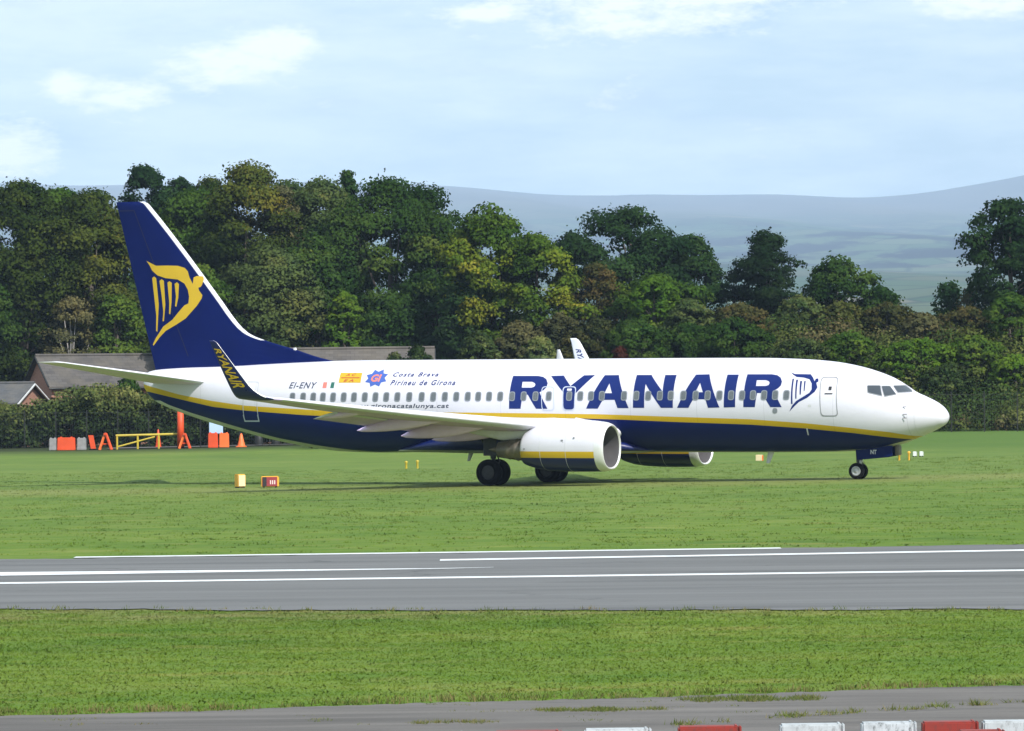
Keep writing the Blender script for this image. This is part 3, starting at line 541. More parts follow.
T_ = [ # row column, top row, width in px, depth, kind, seed, leaf, low, label
 (22, 176, 120, 352, 'round', 1, 'olive', 0, 'ochre-tinged broad tree at the far left edge of the wood, twigs against the sky'),
 (92, 187, 110, 356, 'round', 2, 'olive', 0, 'dark olive broad tree just left of the tail fin'),
 (62, 184, 90, 374, 'round', 2, 'mid', .2, 'soft green treetop between the two olive trees left of the fin'),
 (212, 176, 70, 376, 'round', 3, 'olive', .2, 'olive treetop behind the fin, left of the tallest ochre tree'),
 (290, 180, 80, 378, 'round', 1, 'greygreen', .2, 'grey-green treetop right of the tallest ochre tree'),
 (-40, 195, 110, 350, 'round', 3, 'dark', 0, 'dark tree cut by the left edge of the picture'),
 (148, 163, 66, 392, 'round', 4, 'deep', .45, 'small round blue-green treetop rising behind the tip of the tail fin'),
 (182, 172, 50, 398, 'round', 2, 'deep', .45, 'lower blue-green treetop just right of the round one above the fin'),
 (196, 186, 110, 366, 'round', 1, 'mid', 0, 'soft green tree right behind the upper leading edge of the tail fin'),
 (248, 162, 92, 362, 'round', 5, 'olive', 0, 'tallest ochre and dark tree of the left wood, its ragged top against the sky'),
 (284, 184, 60, 362, 'thin', 6, 'brown', 0, 'thin brownish tree between the tall ochre tree and the big dark oak'),
 (322, 176, 84, 364, 'round', 3, 'greygreen', 0, 'pale green feathery tree left of the big dark oak'),
 (350, 168, 34, 372, 'tall', 5, 'dark', .4, 'narrow dark treetop peeking over the big dark oak'),
 (392, 177, 168, 352, 'round', 7, 'dark', 0, 'biggest dark green oak in the middle of the left wood'),
 (435, 215, 90, 350, 'round', 2, 'dark', 0, 'dark right shoulder tree of the big oak, left of the yellow-green tree'),
 (318, 232, 90, 346, 'round', 4, 'dark', 0, 'shaded dark tree in front of the left side of the big oak'),
 (268, 246, 112, 343, 'round', 3, 'greygreen', 0, 'grey-green rounded tree just right of the tail fin with a rusty top left'),
 (200, 262, 80, 341, 'round', 1, 'mid', 0, 'mid-green tree mostly hidden behind the tail fin'),
 (345, 290, 56, 341, 'bush', 8, 'bright', 0, 'small bright-topped bush above the dorsal fillet of the fuselage'),
 (392, 292, 80, 343, 'round', 4, 'dark', 0, 'low dark tree above the emblem on the fuselage'),
 (492, 203, 92, 340, 'round', 2, 'lime', 0, 'yellow-green tree, tallest and yellowest of the bright pair in the middle'),
 (538, 232, 84, 339, 'round', 7, 'lime', 0, 'yellow-green tree leaning on the right of the tallest yellow-green one'),
 (472, 272, 90, 340, 'round', 4, 'deep', 0, 'deep green low tree under the yellow-green pair'),
 (572, 222, 56, 362, 'pine', 9, 'pine', .2, 'dark pine between the yellow-green trees and the broad dark tree'),
 (632, 203, 132, 356, 'round', 7, 'deep', 0, 'broad dark blue-green tree against the pale hills'),
 (692, 236, 76, 358, 'round', 3, 'deep', 0, 'dark right shoulder tree of the broad blue-green one'),
 (598, 262, 66, 344, 'thin', 6, 'rust', 0, 'brownish half-bare tree below the gap between the bright and the dark trees'),
 (655, 272, 96, 342, 'round', 1, 'mid', 0, 'bright mid-green tree in front of the broad dark one'),
 (768, 227, 84, 352, 'pine', 10, 'pine', .05, 'dark pine with layered crown standing alone against the hills'),
 (735, 262, 50, 354, 'pine', 9, 'pine', .1, 'smaller dark pine just left of the layered pine'),
 (838, 256, 86, 350, 'round', 2, 'dark', 0, 'rounded green tree right of the layered pine'),
 (880, 286, 40, 352, 'round', 4, 'dark', 0, 'lowest tree of the row, sloping down to the gap with the valley view'),
 (1012, 196, 94, 338, 'round', 1, 'deep', 0, 'tall dark tree cut by the right edge of the picture'),
 (1060, 180, 90, 342, 'round', 2, 'dark', 0, 'tall dark tree just outside the right edge'),
 (949, 280, 30, 346, 'round', 4, 'deep', .1, 'small dark treetop left of the tall tree at the right edge'),
 (972, 286, 26, 344, 'thin', 6, 'brown', 0, 'thin twiggy sapling between the small treetop and the tall right-hand tree'),
 (1010, 292, 60, 327, 'bush', 8, 'mid', 0, 'mid-green bush in front of the tall right-hand tree'),
 (72, 296, 76, 349, 'thin', 6, 'brown', 0, 'pinkish brown bare birch thicket above the brick house roof'),
 (118, 292, 66, 349, 'round', 4, 'mid', 0, 'blue-green rounded tree left of the fin above the house roof'),
 (2, 296, 62, 356, 'round', 3, 'bright', 0, 'light green tree at the left edge above the low brick house'),
 (26, 332, 34, 354, 'round', 2, 'mid', 0, 'small green tree left of the brick house gable'),
]
for (px, top, wd, Y, kind, seed, mat, low, lab) in T_:
    nm = 'pine_tree' if mat == 'pine' else ('bush' if kind == 'bush' else ('bare_tree' if kind == 'thin' else 'leafy_tree'))
    tree(fx(px, Y), Y, fz(px, top, Y), wd / 4680 * Y, kind, seed, mat, lab, 'bush' if kind == 'bush' else 'tree', nm, None, low, M_birchbark if mat == 'brown' else None)

# dense leaf masses that nobody could count
def mass(name, n, sampler, rmin, rmax, per, size, seed, huef, mat=None, flat=.8, kind='stuff'):
    r = np.random.default_rng(seed); X, Y = sampler(r, n); n = len(X); cr = r.uniform(rmin, rmax, n); Z = ground_h(X, Y) + cr * r.uniform(.1, .9, n)
    cc = np.stack([X, Y, Z], 1); P, Nn = clumps_to_leaves(cc, cr, per, r, flat, .4)
    hue = huef(X, Y, r); tint = np.repeat(np.clip(r.normal(.45, .2, n), 0, 1), per) + r.normal(0, .09, n * per)
    me = leaf_mesh(name, P, Nn, size, tint, np.repeat(hue, per), seed=seed, shade=clumps_to_leaves.shade); return tag(link(name, me, mat or M_scrub), kind=kind)
def bank_s(r, n):
    Y = r.uniform(304, 350, n); u = r.uniform(-8, 46, n); return u, Y
def nz(X, Y, s): return np.sin(X * .9 / s + np.sin(Y * .5 / s) * 2) * .5 + np.sin(X * .37 / s - Y * .61 / s + 1.3) * .5
def hue_bank(X, Y, r): 
    base = .34 + .30 * nz(X, Y, 1.6) + .10 * np.clip((Y - 322) / 12, -1, 1) + r.normal(0, .1, len(X)); return np.clip(base, 0, .99)
mass('bramble_thicket', 1350, bank_s, .8, 1.75, 170, .16, 41, hue_bank)
mass('roadside_scrub', 420, lambda r, n: (r.uniform(-14, 46, n), r.uniform(303, 309, n)), .5, 1.0, 90, .15, 42, lambda X, Y, r: np.clip(r.normal(.5, .3, len(X)), 0, .99))
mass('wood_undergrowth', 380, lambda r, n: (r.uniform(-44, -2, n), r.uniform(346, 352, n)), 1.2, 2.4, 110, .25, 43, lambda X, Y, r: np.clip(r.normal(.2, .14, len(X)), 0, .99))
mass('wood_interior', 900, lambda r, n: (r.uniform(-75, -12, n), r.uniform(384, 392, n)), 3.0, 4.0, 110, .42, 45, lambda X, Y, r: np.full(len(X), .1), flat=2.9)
# tall weeds and yellow flower heads above the fuselage line
mass('yellow_weeds', 260, lambda r, n: (np.concatenate([r.uniform(-7, -2, n // 3), r.uniform(11, 21, n - n // 3)]), r.uniform(309, 313, n)), .5, .9, 60, .13, 44, lambda X, Y, r: np.full(len(X), .93), flat=1.5)
# bushes standing on the bank
B_ = [(560, 312, 60, 326, 'brown'), (598, 318, 70, 324, 'rust'), (640, 318, 90, 322, 'green'), (690, 322, 90, 322, 'green'), (735, 318, 90, 321, 'green'), (655, 276, 60, 333, 'bright'), (690, 298, 60, 330, 'greygreen'), (740, 302, 70, 332, 'rust'), (800, 296, 70, 334, 'greygreen'), (842, 300, 60, 334, 'brushy'), (888, 302, 60, 332, 'rust'), (922, 312, 60, 328, 'brown'), (968, 306, 60, 330, 'rust'), (850, 330, 90, 320, 'mid'), (915, 338, 80, 318, 'bright'), (975, 334, 80, 319, 'mid'), (1015, 352, 60, 316, 'bright'), (946, 362, 60, 313, 'hedge'), (800, 336, 70, 319, 'hedge'), (520, 320, 70, 325, 'brown'), (478, 330, 60, 322, 'hedge'), (620, 345, 24, 311, 'red'), (540, 336, 50, 318, 'hedge'), (418, 344, 44, 328, 'hedge'), (395, 352, 26, 327, 'hedge')]
BL = ['brown bush above the wing exits', 'rusty bush left of the dense green hedge row', 'dense dark green bush at the left end of the green row above the title', 'dense dark green bush in the middle of the green row above the title', 'dense dark green bush at the right end of the green row above the title', 'bright green bush topping the bank in front of the broad dark tree', 'grey-green bush behind the green row', 'rusty bush under the layered pine', 'grey-green bush right of the layered pine on the bank', 'brownish green bush under the rounded green tree', 'rusty bush at the crest below the valley gap', 'brown bush just below the valley gap', 'rusty bush under the small treetop near the right edge', 'mid-green bush above the cockpit', 'bright green bush up and right of the cockpit', 'mid-green bush on the slope near the right edge', 'bright green bush low at the right edge', 'pale green bush just above the nose', 'pale green bush above the forward door', 'brown bush right of the barn roof under the yellow-green trees', 'pale green bush standing right of the barn, clear of its roof', 'small red-leaved bush peeking over the fuselage right of the far winglet', 'pale green bush left of the far winglet', 'pale green bush at the right end of the barn roof, in front of its tiles', 'lowest pale bush in front of the barn tiles']
for (px, top, wd, Y, mat), lab in zip(B_, BL):
    tree(fx(px, Y), Y, fz(px, top, Y), wd / 4680 * Y, 'bush', 8 + (px % 3), mat, lab, 'bush', 'bush')
# clipped-by-nobody hedge behind the service road on the left
r = np.random.default_rng(77); n = 1200
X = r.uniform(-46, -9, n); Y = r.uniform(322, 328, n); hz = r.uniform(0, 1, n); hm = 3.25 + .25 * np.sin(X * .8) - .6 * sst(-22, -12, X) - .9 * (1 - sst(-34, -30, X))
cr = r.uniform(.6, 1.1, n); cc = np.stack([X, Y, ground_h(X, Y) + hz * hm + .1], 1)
P, Nn = clumps_to_leaves(cc, cr, 130, r, 1.1, .3); tint = np.repeat(np.clip(r.normal(.16, .1, n) + .65 * hz ** 2.2, 0, 1), 130) + r.normal(0, .12, n * 130)  # pale bramble top; shade lower down is put into the leaf tint
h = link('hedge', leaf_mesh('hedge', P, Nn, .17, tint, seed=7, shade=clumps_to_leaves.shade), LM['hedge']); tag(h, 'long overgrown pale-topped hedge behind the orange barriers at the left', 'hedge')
h = tree(fx(128, 333), 333, fz(128, 376, 333), 3.4, 'bush', 9, 'mid', 'small round bush in front of the barn eaves under the left tailplane', 'bush', 'bush')


# ------------------------------------------------------------------ airliner
def pchip(xs, ys, x):
    xs = np.array(xs, float); ys = np.array(ys, float); x = np.clip(np.asarray(x, float), xs[0], xs[-1])
    h = np.diff(xs); d = np.diff(ys) / h
    m = np.zeros(len(xs)); m[0] = d[0]; m[-1] = d[-1]
    for i in range(1, len(xs) - 1):
        if d[i-1] * d[i] > 0:
            w1 = 2 * h[i] + h[i-1]; w2 = h[i] + 2 * h[i-1]; m[i] = (w1 + w2) / (w1 / d[i-1] + w2 / d[i])
    k = np.clip(np.searchsorted(xs, x, side='right') - 1, 0, len(h) - 1)
    t = (x - xs[k]) / h[k]
    return ((2*t**3-3*t**2+1)*ys[k]+(t**3-2*t**2+t)*h[k]*m[k]+(-2*t**3+3*t**2)*ys[k+1]+(t**3-t**2)*h[k]*m[k+1])
FC = [[f[i] for f in FUS] for i in range(4)]
def fprof(s):
    if s < 0.2:
        q = math.sqrt(max(0, (s - .1) / .1)); return 2.93 + .24 * q, 2.93 - .25 * q, .30 * q
    return tuple(float(pchip(FC[0], FC[i], s)) for i in (1, 2, 3))
def skin(s, z, side=1):
    zt, zb, w = fprof(s); h = max((zt - zb) / 2, 1e-3); zc = (zt + zb) / 2
    return side * w * math.sqrt(max(0.0, 1 - ((z - zc) / h) ** 2))
MAIN_S = 19.7
def Lp(s, t, z): return (MAIN_S - s, -t, z)
air = empty('airliner', (0.38, 202.7, 0.0), (0, 0.0085, R(-25.4)))
air.rotation_mode = 'XYZ'
tag(air, 'white and dark blue twin-engine passenger jet with yellow stripe and harp on its tail, taxiing', 'airplane')

def floatcurve(T, x, pts, smax=40.0, zmax=6.0):
    n = T.add('ShaderNodeFloatCurve'); T.l.new(T.math('DIVIDE', x, smax), n.inputs['Value'])
    c = n.mapping.curves[0]; pts = sorted((p[0] / smax, p[1] / zmax) for p in pts)
    c.points[0].location = (0, pts[0][1]); c.points[1].location = (1, pts[-1][1])
    for p in pts: c.points.new(*p)
    for p in c.points: p.handle_type = 'VECTOR'
    n.mapping.update()
    return T.math('MULTIPLY', n.outputs[0], zmax)
def livery():
    m, T, b, o = new_mat('fuselage_livery')
    tc = T.add('ShaderNodeTexCoord').outputs['Object']
    sp = T.add('ShaderNodeSeparateXYZ', ins={0: tc})
    s = T.math('SUBTRACT', MAIN_S, sp.outputs[0]); z = sp.outputs[2]
    yt = floatcurve(T, s, YT); yb = floatcurve(T, s, YB)
    gb = floatcurve(T, s, GB + [(25.5, 1.40), (23, 1.44), (14, 1.46), (8, 1.46), (5, 1.50), (3.5, 1.60), (2.9, 1.68), (2.4, 1.80), (1.6, 2.0), (1.2, 2.3)])
    white = T.mix(T.noise(T.vmap(tc, (0.7, 2, 3)), 1.2, 6, 0.6), (0.67, 0.66, 0.74), (0.59, 0.585, 0.66))
    grey = T.mix(T.noise(T.vmap(tc, (0.8, 6, 6)), 3, 5), (0.42, 0.41, 0.40), (0.62, 0.62, 0.61))
    blue = T.mix(T.noise(tc, 1.8, 6), BLUE, tuple(k * 1.35 for k in BLUE))
    c = T.mix(T.math('GREATER_THAN', z, gb), grey, blue)
    c = T.mix(T.math('GREATER_THAN', z, yb), c, YEL)
    c = T.mix(T.math('GREATER_THAN', z, yt), c, white)
    # skin joints: thin frame lines every few metres and lap joints
    fr = T.math('ABSOLUTE', T.math('SUBTRACT', T.math('FRACT', T.math('DIVIDE', s, 3.05)), 0.5))
    ln = T.math('LESS_THAN', fr, 0.004)
    l2 = T.math('LESS_THAN', T.math('ABSOLUTE', T.math('SUBTRACT', z, 4.98)), 0.012)
    ln = T.math('MAXIMUM', ln, l2)
    c = T.mix(T.math('MULTIPLY', ln, 0.16), c, (0.0, 0.0, 0.005))
    T.l.new(c, b.inputs['Base Color'])
    b.inputs['Roughness'].default_value = 0.32; b.inputs['Specular IOR Level'].default_value = 0.2
    bp = T.add('ShaderNodeBump', ins={'Strength': 0.12, 'Distance': 0.05}); T.l.new(T.noise(T.vmap(tc, (1.2, 1.2, 1.2)), 1.6, 3), bp.inputs['Height']); T.l.new(bp.outputs[0], b.inputs['Normal'])
    return m
M_livery = livery()

st = [.1, .102, .108, .118, .13, .15, .175, .2, .25, .3, .37, .45, .55, .66, .8] + list(np.arange(1.0, 8.0, .22)) + list(np.arange(8.2, 26, .8)) + list(np.arange(26.2, 38.3, .3)) + [38.3, 38.4, 38.46]
NA = 72; vs = []; fs = []
for s in st:
    zt, zb, w = fprof(s)
    for k in range(NA):
        a = 2 * math.pi * k / NA
        vs.append(Lp(s, w * math.sin(a), (zt + zb) / 2 + (zt - zb) / 2 * math.cos(a)))
for i in range(len(st) - 1):
    for k in range(NA):
        k2 = (k + 1) % NA; fs.append((i*NA+k, i*NA+k2, (i+1)*NA+k2, (i+1)*NA+k))
fs.append(tuple((len(st)-1)*NA + k for k in range(NA)))
bm = bmesh.new(); me = bpy.data.meshes.new('fuselage'); me.from_pydata(vs, [], fs); bm.from_mesh(me)
bmesh.ops.remove_doubles(bm, verts=bm.verts[:], dist=1e-5); bmesh.ops.recalc_face_normals(bm, faces=bm.faces[:]); bm.to_mesh(me); bm.free()
fus = link('fuselage', me, M_livery, air, True)

def sheet(name, loops, mat, parent, mapper, ds=0.25, dz=0.12):
    """loops: list of (outer, hole or None) in (s,z); cut fine and laid on a curved skin by mapper(s,z)"""
    bm = bmesh.new()
    for outer, hole in loops:
        polys = [[Vector((a, b, 0)) for a, b in outer]] + ([[Vector((a, b, 0)) for a, b in hole]] if hole else [])
        flat = [p for q in polys for p in q]; vv = [bm.verts.new(p) for p in flat]
        for tri in tessellate_polygon(polys):
            try: bm.faces.new([vv[i] for i in tri])
            except ValueError: pass
    cut_and_map(bm, mapper, ds, dz)
    me = bpy.data.meshes.new(name); bm.to_mesh(me); bm.free()
    return link(name, me, mat, parent, True)
def cut_and_map(bm, mapper, ds, dz):
    xs = [v.co.x for v in bm.verts]; zs = [v.co.y for v in bm.verts]
    for lo, hi, st_, no in ((min(xs), max(xs), ds, (1, 0, 0)), (min(zs), max(zs), dz, (0, 1, 0))):
        k = math.ceil(lo / st_ + 0.01)
        while k * st_ < hi:
            co = tuple(n * k * st_ for n in no)
            bmesh.ops.bisect_plane(bm, geom=bm.verts[:] + bm.edges[:] + bm.faces[:], dist=1e-5, plane_co=co, plane_no=no); k += 1
    for v in bm.verts: v.co = Vector(mapper(v.co.x, v.co.y))
    # face outward: away from the aircraft's centre plane
    bm.normal_update()
    if bm.faces:
        sg = 1 if sum((v.co.y for v in bm.verts)) < 0 else -1
        if sum(f.normal.y * f.calc_area() for f in bm.faces) * sg > 0: bmesh.ops.reverse_faces(bm, faces=bm.faces[:])
def on_skin(off=0.008, side=1):
    def m(s, z):
        zt, zb, w = fprof(s); h = (zt - zb) / 2; zc = (zt + zb) / 2; q = max(-0.999, min(0.999, (z - zc) / h))
        t = w * math.sqrt(1 - q * q)
        ny, nz = t / w ** 2, (z - zc) / h ** 2; l = math.hypot(ny, nz)
        return Lp(s, side * (t + off * ny / l), z + off * nz / l)
    return m
def rrect(a, b, c, d, r, n=4):
    """rounded quad a,b,c,d (s,z)"""
    P = [Vector(p).to_2d() if len(p) > 2 else Vector(p) for p in (a, b, c, d)]; out = []
    for i in range(4):
        p, q, w = P[i], P[i-1], P[(i+1) % 4]
        e1 = (q - p).normalized() * r; e2 = (w - p).normalized() * r
        for k in range(n + 1):
            t = k / n; out.append(tuple(p + e1 * (1 - t) ** 2 + e2 * t ** 2))
    return out
def inset(loop, k):
    c = Vector((sum(p[0] for p in loop) / len(loop), sum(p[1] for p in loop) / len(loop))); out = []
    w = max(p[0] for p in loop) - min(p[0] for p in loop); h = max(p[1] for p in loop) - min(p[1] for p in loop)
    return [(c.x + (p[0] - c.x) * (1 - 2 * k / w), c.y + (p[1] - c.y) * (1 - 2 * k / h)) for p in loop]
def text_bm(txt, shear=0.0, bold=0.0, space=1.0):
    cu = bpy.data.curves.new('t', 'FONT'); cu.body = txt; cu.space_character = space; cu.size = 1.0; cu.shear = shear; cu.offset = bold; cu.resolution_u = 4
    o = bpy.data.objects.new('t', cu); col.objects.link(o)
    dg = bpy.context.evaluated_depsgraph_get(); me = bpy.data.meshes.new_from_object(o.evaluated_get(dg))
    bm = bmesh.new(); bm.from_mesh(me); bpy.data.objects.remove(o); bpy.data.curves.remove(cu)
    bmesh.ops.remove_doubles(bm, verts=bm.verts[:], dist=1e-4)
    return bm
def fit_text(name, txt, p0, p1, mat, parent, mapper, shear=0.2, bold=0.0, ds=.3, dz=.12, space=1.0):
    """text between lower-left p0=(s,z) and upper-right p1; s falls to the right as seen from starboard"""
    bm = text_bm(txt, shear, bold, space); xs = [v.co.x for v in bm.verts]; ys = [v.co.y for v in bm.verts]
    for v in bm.verts:
        u = (v.co.x - min(xs)) / (max(xs) - min(xs)); w = (v.co.y - min(ys)) / (max(ys) - min(ys))
        v.co = Vector((p0[0] + (p1[0] - p0[0]) * u, p0[1] + (p1[1] - p0[1]) * w, 0))
    cut_and_map(bm, mapper, ds, dz)
    me = bpy.data.meshes.new(name); bm.to_mesh(me); bm.free()
    return link(name, me, mat, parent)

sk = on_skin(0.006); sk2 = on_skin(0.010); sk3 = on_skin(0.014); sk4 = on_skin(0.018)
sheet('airline_name', TITLE_LETTERS, M_title, fus, sk)
sheet('harp_emblem', [(h, None) for h in HARP_SIDE], M_title, fus, sk)
# doors and exits (outlines as thin raised frames)
SB = SIDE_BITS
def outline(name, q, r, wid, mat, mp=None, fill=None):
    lo = rrect(*q, r); li = inset(lo, wid)
    d = sheet(name, [(lo, li)], mat, fus, mp or sk2)
    if fill: sheet('door_skin', [(li, None)], fill, fus, sk)
    return d
d1 = outline('passenger_door', SB['door1'], 0.16, 0.035, M_line)
for nm, p, w, h in (('door_window', SB['door1h'][0], .13, .15), ('door_handle', (4.78, 3.90), .34, .045)):
    o = sheet(nm, [(rrect((p[0]+w/2, p[1]+h/2), (p[0]-w/2, p[1]+h/2), (p[0]-w/2, p[1]-h/2), (p[0]+w/2, p[1]-h/2), .02), None)], M_black, fus, sk3)
d2 = outline('rear_door', SB['door2'], 0.14, 0.035, M_softline)
q = SB['door2']; lowq = [(q[3][0], 3.02), (q[2][0], 3.02), q[2], q[3]]
sheet('rear_door_outline', [(rrect(*lowq, .12), inset(rrect((q[3][0], 3.22), (q[2][0], 3.22), q[2], q[3], .12), .055))] if 0 else [([(q[3][0], 3.0), (q[3][0], q[3][1]), (q[2][0], q[2][1]), (q[2][0], 3.0), (q[2][0] + .06, 3.0), (q[2][0] + .06, q[2][1] + .06), (q[3][0] - .06, q[3][1] + .06), (q[3][0] - .06, 3.0)], None)], M_trim, fus, sk3)
outline('wing_exit', SB['ex1'], 0.17, 0.035, M_trim)
outline('wing_exit', SB['ex2'], 0.17, 0.04, M_trim, sk2)
qq = SB['ex2']; sheet('exit_skin', [(inset(rrect(*qq, .17), .05), None)], M_title, fus, sk2)
sheet('exit_handle', [(rrect((16.72, 4.13), (16.5, 4.13), (16.5, 4.04), (16.72, 4.04), .02), None)], M_white, fus, sk3)
# windows
for s in WINDOW_S:
    z = 3.77 + (30 - s) * 0.0033
    for side in (1, -1):
        lo = rrect((s + .14, z + .205), (s - .14, z + .205), (s - .14, z - .205), (s + .14, z - .205), .11)
        mp = on_skin(0.014, side)
        f = sheet('passenger_window', [(lo, inset(lo, .04))], M_wframe, air, mp, 1, .15)
        sheet('pane', [(inset(lo, .04), None)], M_pane, f, on_skin(0.012, side), 1, .15)
for qi, q in enumerate(COCKPIT):
    for side in (1, -1):
        if side < 0 and qi == 2: q = [(2.278, 4.10), (2.12, 4.08), (1.78, 3.90), (2.01, 3.86)]
        lo = inset(rrect(*q, 0.04, 3), -.022 if side > 0 else 0); mp = on_skin(0.016, side)
        f = sheet('cockpit_window', [(lo, inset(lo, .03))], M_line, air, mp, .04, .03)
        sheet('pane', [(inset(lo, .03), None)], M_glass, f, on_skin(0.013, side), .04, .03)
fit_text('registration_lettering', 'EI-ENY', SB['reg'][0], SB['reg'][1], M_regtext, fus, sk, 0.25, 0.018, space=1.15)
sheet('flag_stripe', [(SB['fl1'], None)], M_pink, fus, sk); sheet('flag_stripe', [(SB['fl2'], None)], M_green, fus, sk)
yl = SB['yel']; sheet('yellow_label', [(yl, None)], M_yellow, fus, sk)
fit_text('label_letters', 'A C', (27.56, 4.69), (27.06, 4.80), M_red, fus, sk2, .25, .02)
fit_text('label_letters', 'E A', (27.58, 4.44), (27.08, 4.55), M_red, fus, sk2, .25, .02)
sheet('label_bar', [([(27.75, 4.635), (26.83, 4.635), (26.83, 4.60), (27.75, 4.60)], None)], M_red, fus, sk2)
sc_, sz_ = 26.0, 4.60
star = [(sc_ + (.56 if k % 2 == 0 else .40) * math.cos(2*math.pi*k/16 + .35), sz_ + (.40 if k % 2 == 0 else .28) * math.sin(2*math.pi*k/16 + .35)) for k in range(16)]
sheet('star_emblem', [(star, None)], M_starblue, fus, sk)
fit_text('emblem_letters', 'GI', (26.25, 4.44), (25.78, 4.76), M_pink, fus, sk2, .1, .04)
fit_text('slogan_lettering', 'Costa Brava', SB['costa'][0], SB['costa'][1], M_title, fus, sk, 0.3, 0.022, space=1.3)
fit_text('slogan_lettering', 'Pirineu de Girona', SB['piri'][0], (SB['piri'][1][0], SB['piri'][1][1]), M_title, fus, sk, 0.3, 0.022, space=1.3)
fit_text('web_address', 'www.gironacatalunya.cat', (SB['url'][0][0] + 1.0, SB['url'][0][1] - .02), SB['url'][1], M_regtext, fus, sk, 0.2, 0.018, space=1.1)
sheet('crew_badge', [(rrect(*[(a, b) for a, b in SB['badge']], .09), None)], M_wframe, fus, sk2)
sheet('white_mark', [(SB['mark'], None)], M_white, fus, sk2)
for (s_, z_), w in zip(SB['pit'], (.2, .14, .1)):
    MB().tube([Lp(s_ + .07, skin(s_, z_) + .05, z_), Lp(s_ - .1, skin(s_, z_) + .07, z_)], .014, 6).build('pitot_probe', M_black, air)
s_, z_ = SB['panel'][0]; sheet('static_port', [(rrect((s_ + .07, z_ + .05), (s_ - .07, z_ + .05), (s_ - .07, z_ - .05), (s_ + .07, z_ - .05), .02), None)], M_softline, fus, sk)
# radome joint
rl = MB()
zt, zb, w = fprof(1.25); pr = []
for k in range(49):
    a = math.pi * 2 * k / 48; pr.append(Lp(1.25 + .0 * k, (w + .001) * math.sin(a), (zt + zb) / 2 + ((zt - zb) / 2 + .001) * math.cos(a)))
rl.tube(pr, 0.006, 4, cap=False).build('radome_joint', M_softline, fus)
# antennas and drain masts
def blade(name, s0, z0, dz, c, lean, th=.03, t=0.0, mat=M_white, tap=.55):
    b = MB(); vs = []
    for z, k, dx in ((0, 1, 0), (dz, tap, lean)):
        for a, tt in ((0, 0), (.3, 1), (.7, 1), (1, 0), (.7, -1), (.3, -1)): vs.append(Lp(s0 + a * c * k + dx, t + tt * th, z0 + z))
    b.add(vs, [(i, (i+1) % 6, 6 + (i+1) % 6, 6 + i) for i in range(6)] + [tuple(range(6, 12)), tuple(range(5, -1, -1))]).build(name, mat, air)
blade('antenna', 7.9, 1.46, -.50, .30, .22); blade('drain_mast', 22.0, 1.40, -.42, .25, .2, mat=M_grey)
blade('antenna', 30.7, 5.84, .12, .25, .05)
blade('drain_mast', 31.2, 1.98, -.16, .2, .1, mat=M_black)
# fin -------------------------------------------------------------
FIN_LE = [(5.1, 27.2), (5.41, 29.11), (5.62, 29.95), (5.86, 30.71), (6.08, 31.55), (6.3, 32.32), (6.46, 32.8), (6.66, 33.2), (7.08, 33.68), (8.0, 34.43), (9.85, 35.94), (11.3, 37.18), (12.3, 38.08), (12.50, 38.28), (12.58, 38.50)]
def fin_le(z): return float(pchip([p[0] for p in FIN_LE], [p[1] for p in FIN_LE], z))
def fin_te(z): return 37.80 + (z - 4.6) * (39.92 - 37.80) / (12.58 - 4.6)
def fin_half(s, z):
    le, te = fin_le(z), fin_te(z); c = te - le; d = s - le; T = 0.40 - .2 * (z - 5) / 7.6
    main = min(c, 6.4 - (z - 5) * .5); x = max(0, min(1, 1 - (te - s) / main)); f = 2.3 * math.sqrt(x) * (1 - x) * (1 + .25 * x) if x > 0 else 0
    return max(0.045 * min(1, math.sqrt(max(d, 0) / .3)) * min(1, (te - s) / .3), T * .5 * min(1, f))
fr_ = [0, .012, .03, .06, .11, .17, .215, .3, .5, .8, 1.2, 1.8, 2.5]
vs = []; fs = []; mi = []
zrows = [4.6, 5.1, 5.3, 5.41, 5.52, 5.62, 5.74, 5.86, 5.97, 6.08, 6.2, 6.3, 6.38, 6.46, 6.56, 6.66, 6.85, 7.08, 7.5, 8, 9, 10, 11, 11.8, 12.3, 12.42, 12.50, 12.58]
def fin_row(z):
    le, te = fin_le(z), fin_te(z); c = te - le
    ds = [d for d in fr_ if d < c * .6]; ds += [0] * 0
    while len(ds) < len(fr_): ds.append(ds[-1] + (c * .75 - ds[-1]) * .3)
    rest = [ds[-1] + (c - ds[-1]) * k for k in (.2, .4, .6, .8, .95, 1)]
    return [le + d for d in ds + rest]
nf = len(fr_) + 6
for z in zrows:
    row = fin_row(z); k = 1.0 if z < 12.3 else (.85 if z < 12.45 else (.6 if z < 12.55 else .15))
    for s in row: vs.append(Lp(s, fin_half(s, z) * k, z))
    for s in row: vs.append(Lp(s, -fin_half(s, z) * k, z))
for i in range(len(zrows) - 1):
    for side in (0, 1):
        for j in range(nf - 1):
            a = i * 2 * nf + side * nf + j; b_ = a + 2 * nf
            fs.append((a, a + 1, b_ + 1, b_)); mi.append(1 if (j < 6 and zrows[i] >= 6.25) else 0)
fs.append(tuple([(len(zrows)-1)*2*nf + j for j in range(nf)] + [(len(zrows)-1)*2*nf + nf + j for j in range(nf-1, -1, -1)])); mi.append(0)
M_finblue = paint('fin_blue', BLUE, 0.42, spec=.10, dirt=0.15, scale=0.8)
fin = mesh('tail_fin', vs, fs, [M_finblue, M_white], air, True, mi)
bm = bmesh.new(); bm.from_mesh(fin.data); bmesh.ops.remove_doubles(bm, verts=bm.verts[:], dist=2e-4); bmesh.ops.recalc_face_normals(bm, faces=bm.faces[:]); bm.to_mesh(fin.data); bm.free()
smooth_by_angle(fin, 40)
on_fin = lambda off: (lambda s, z: Lp(s, fin_half(s, z) + off, z))
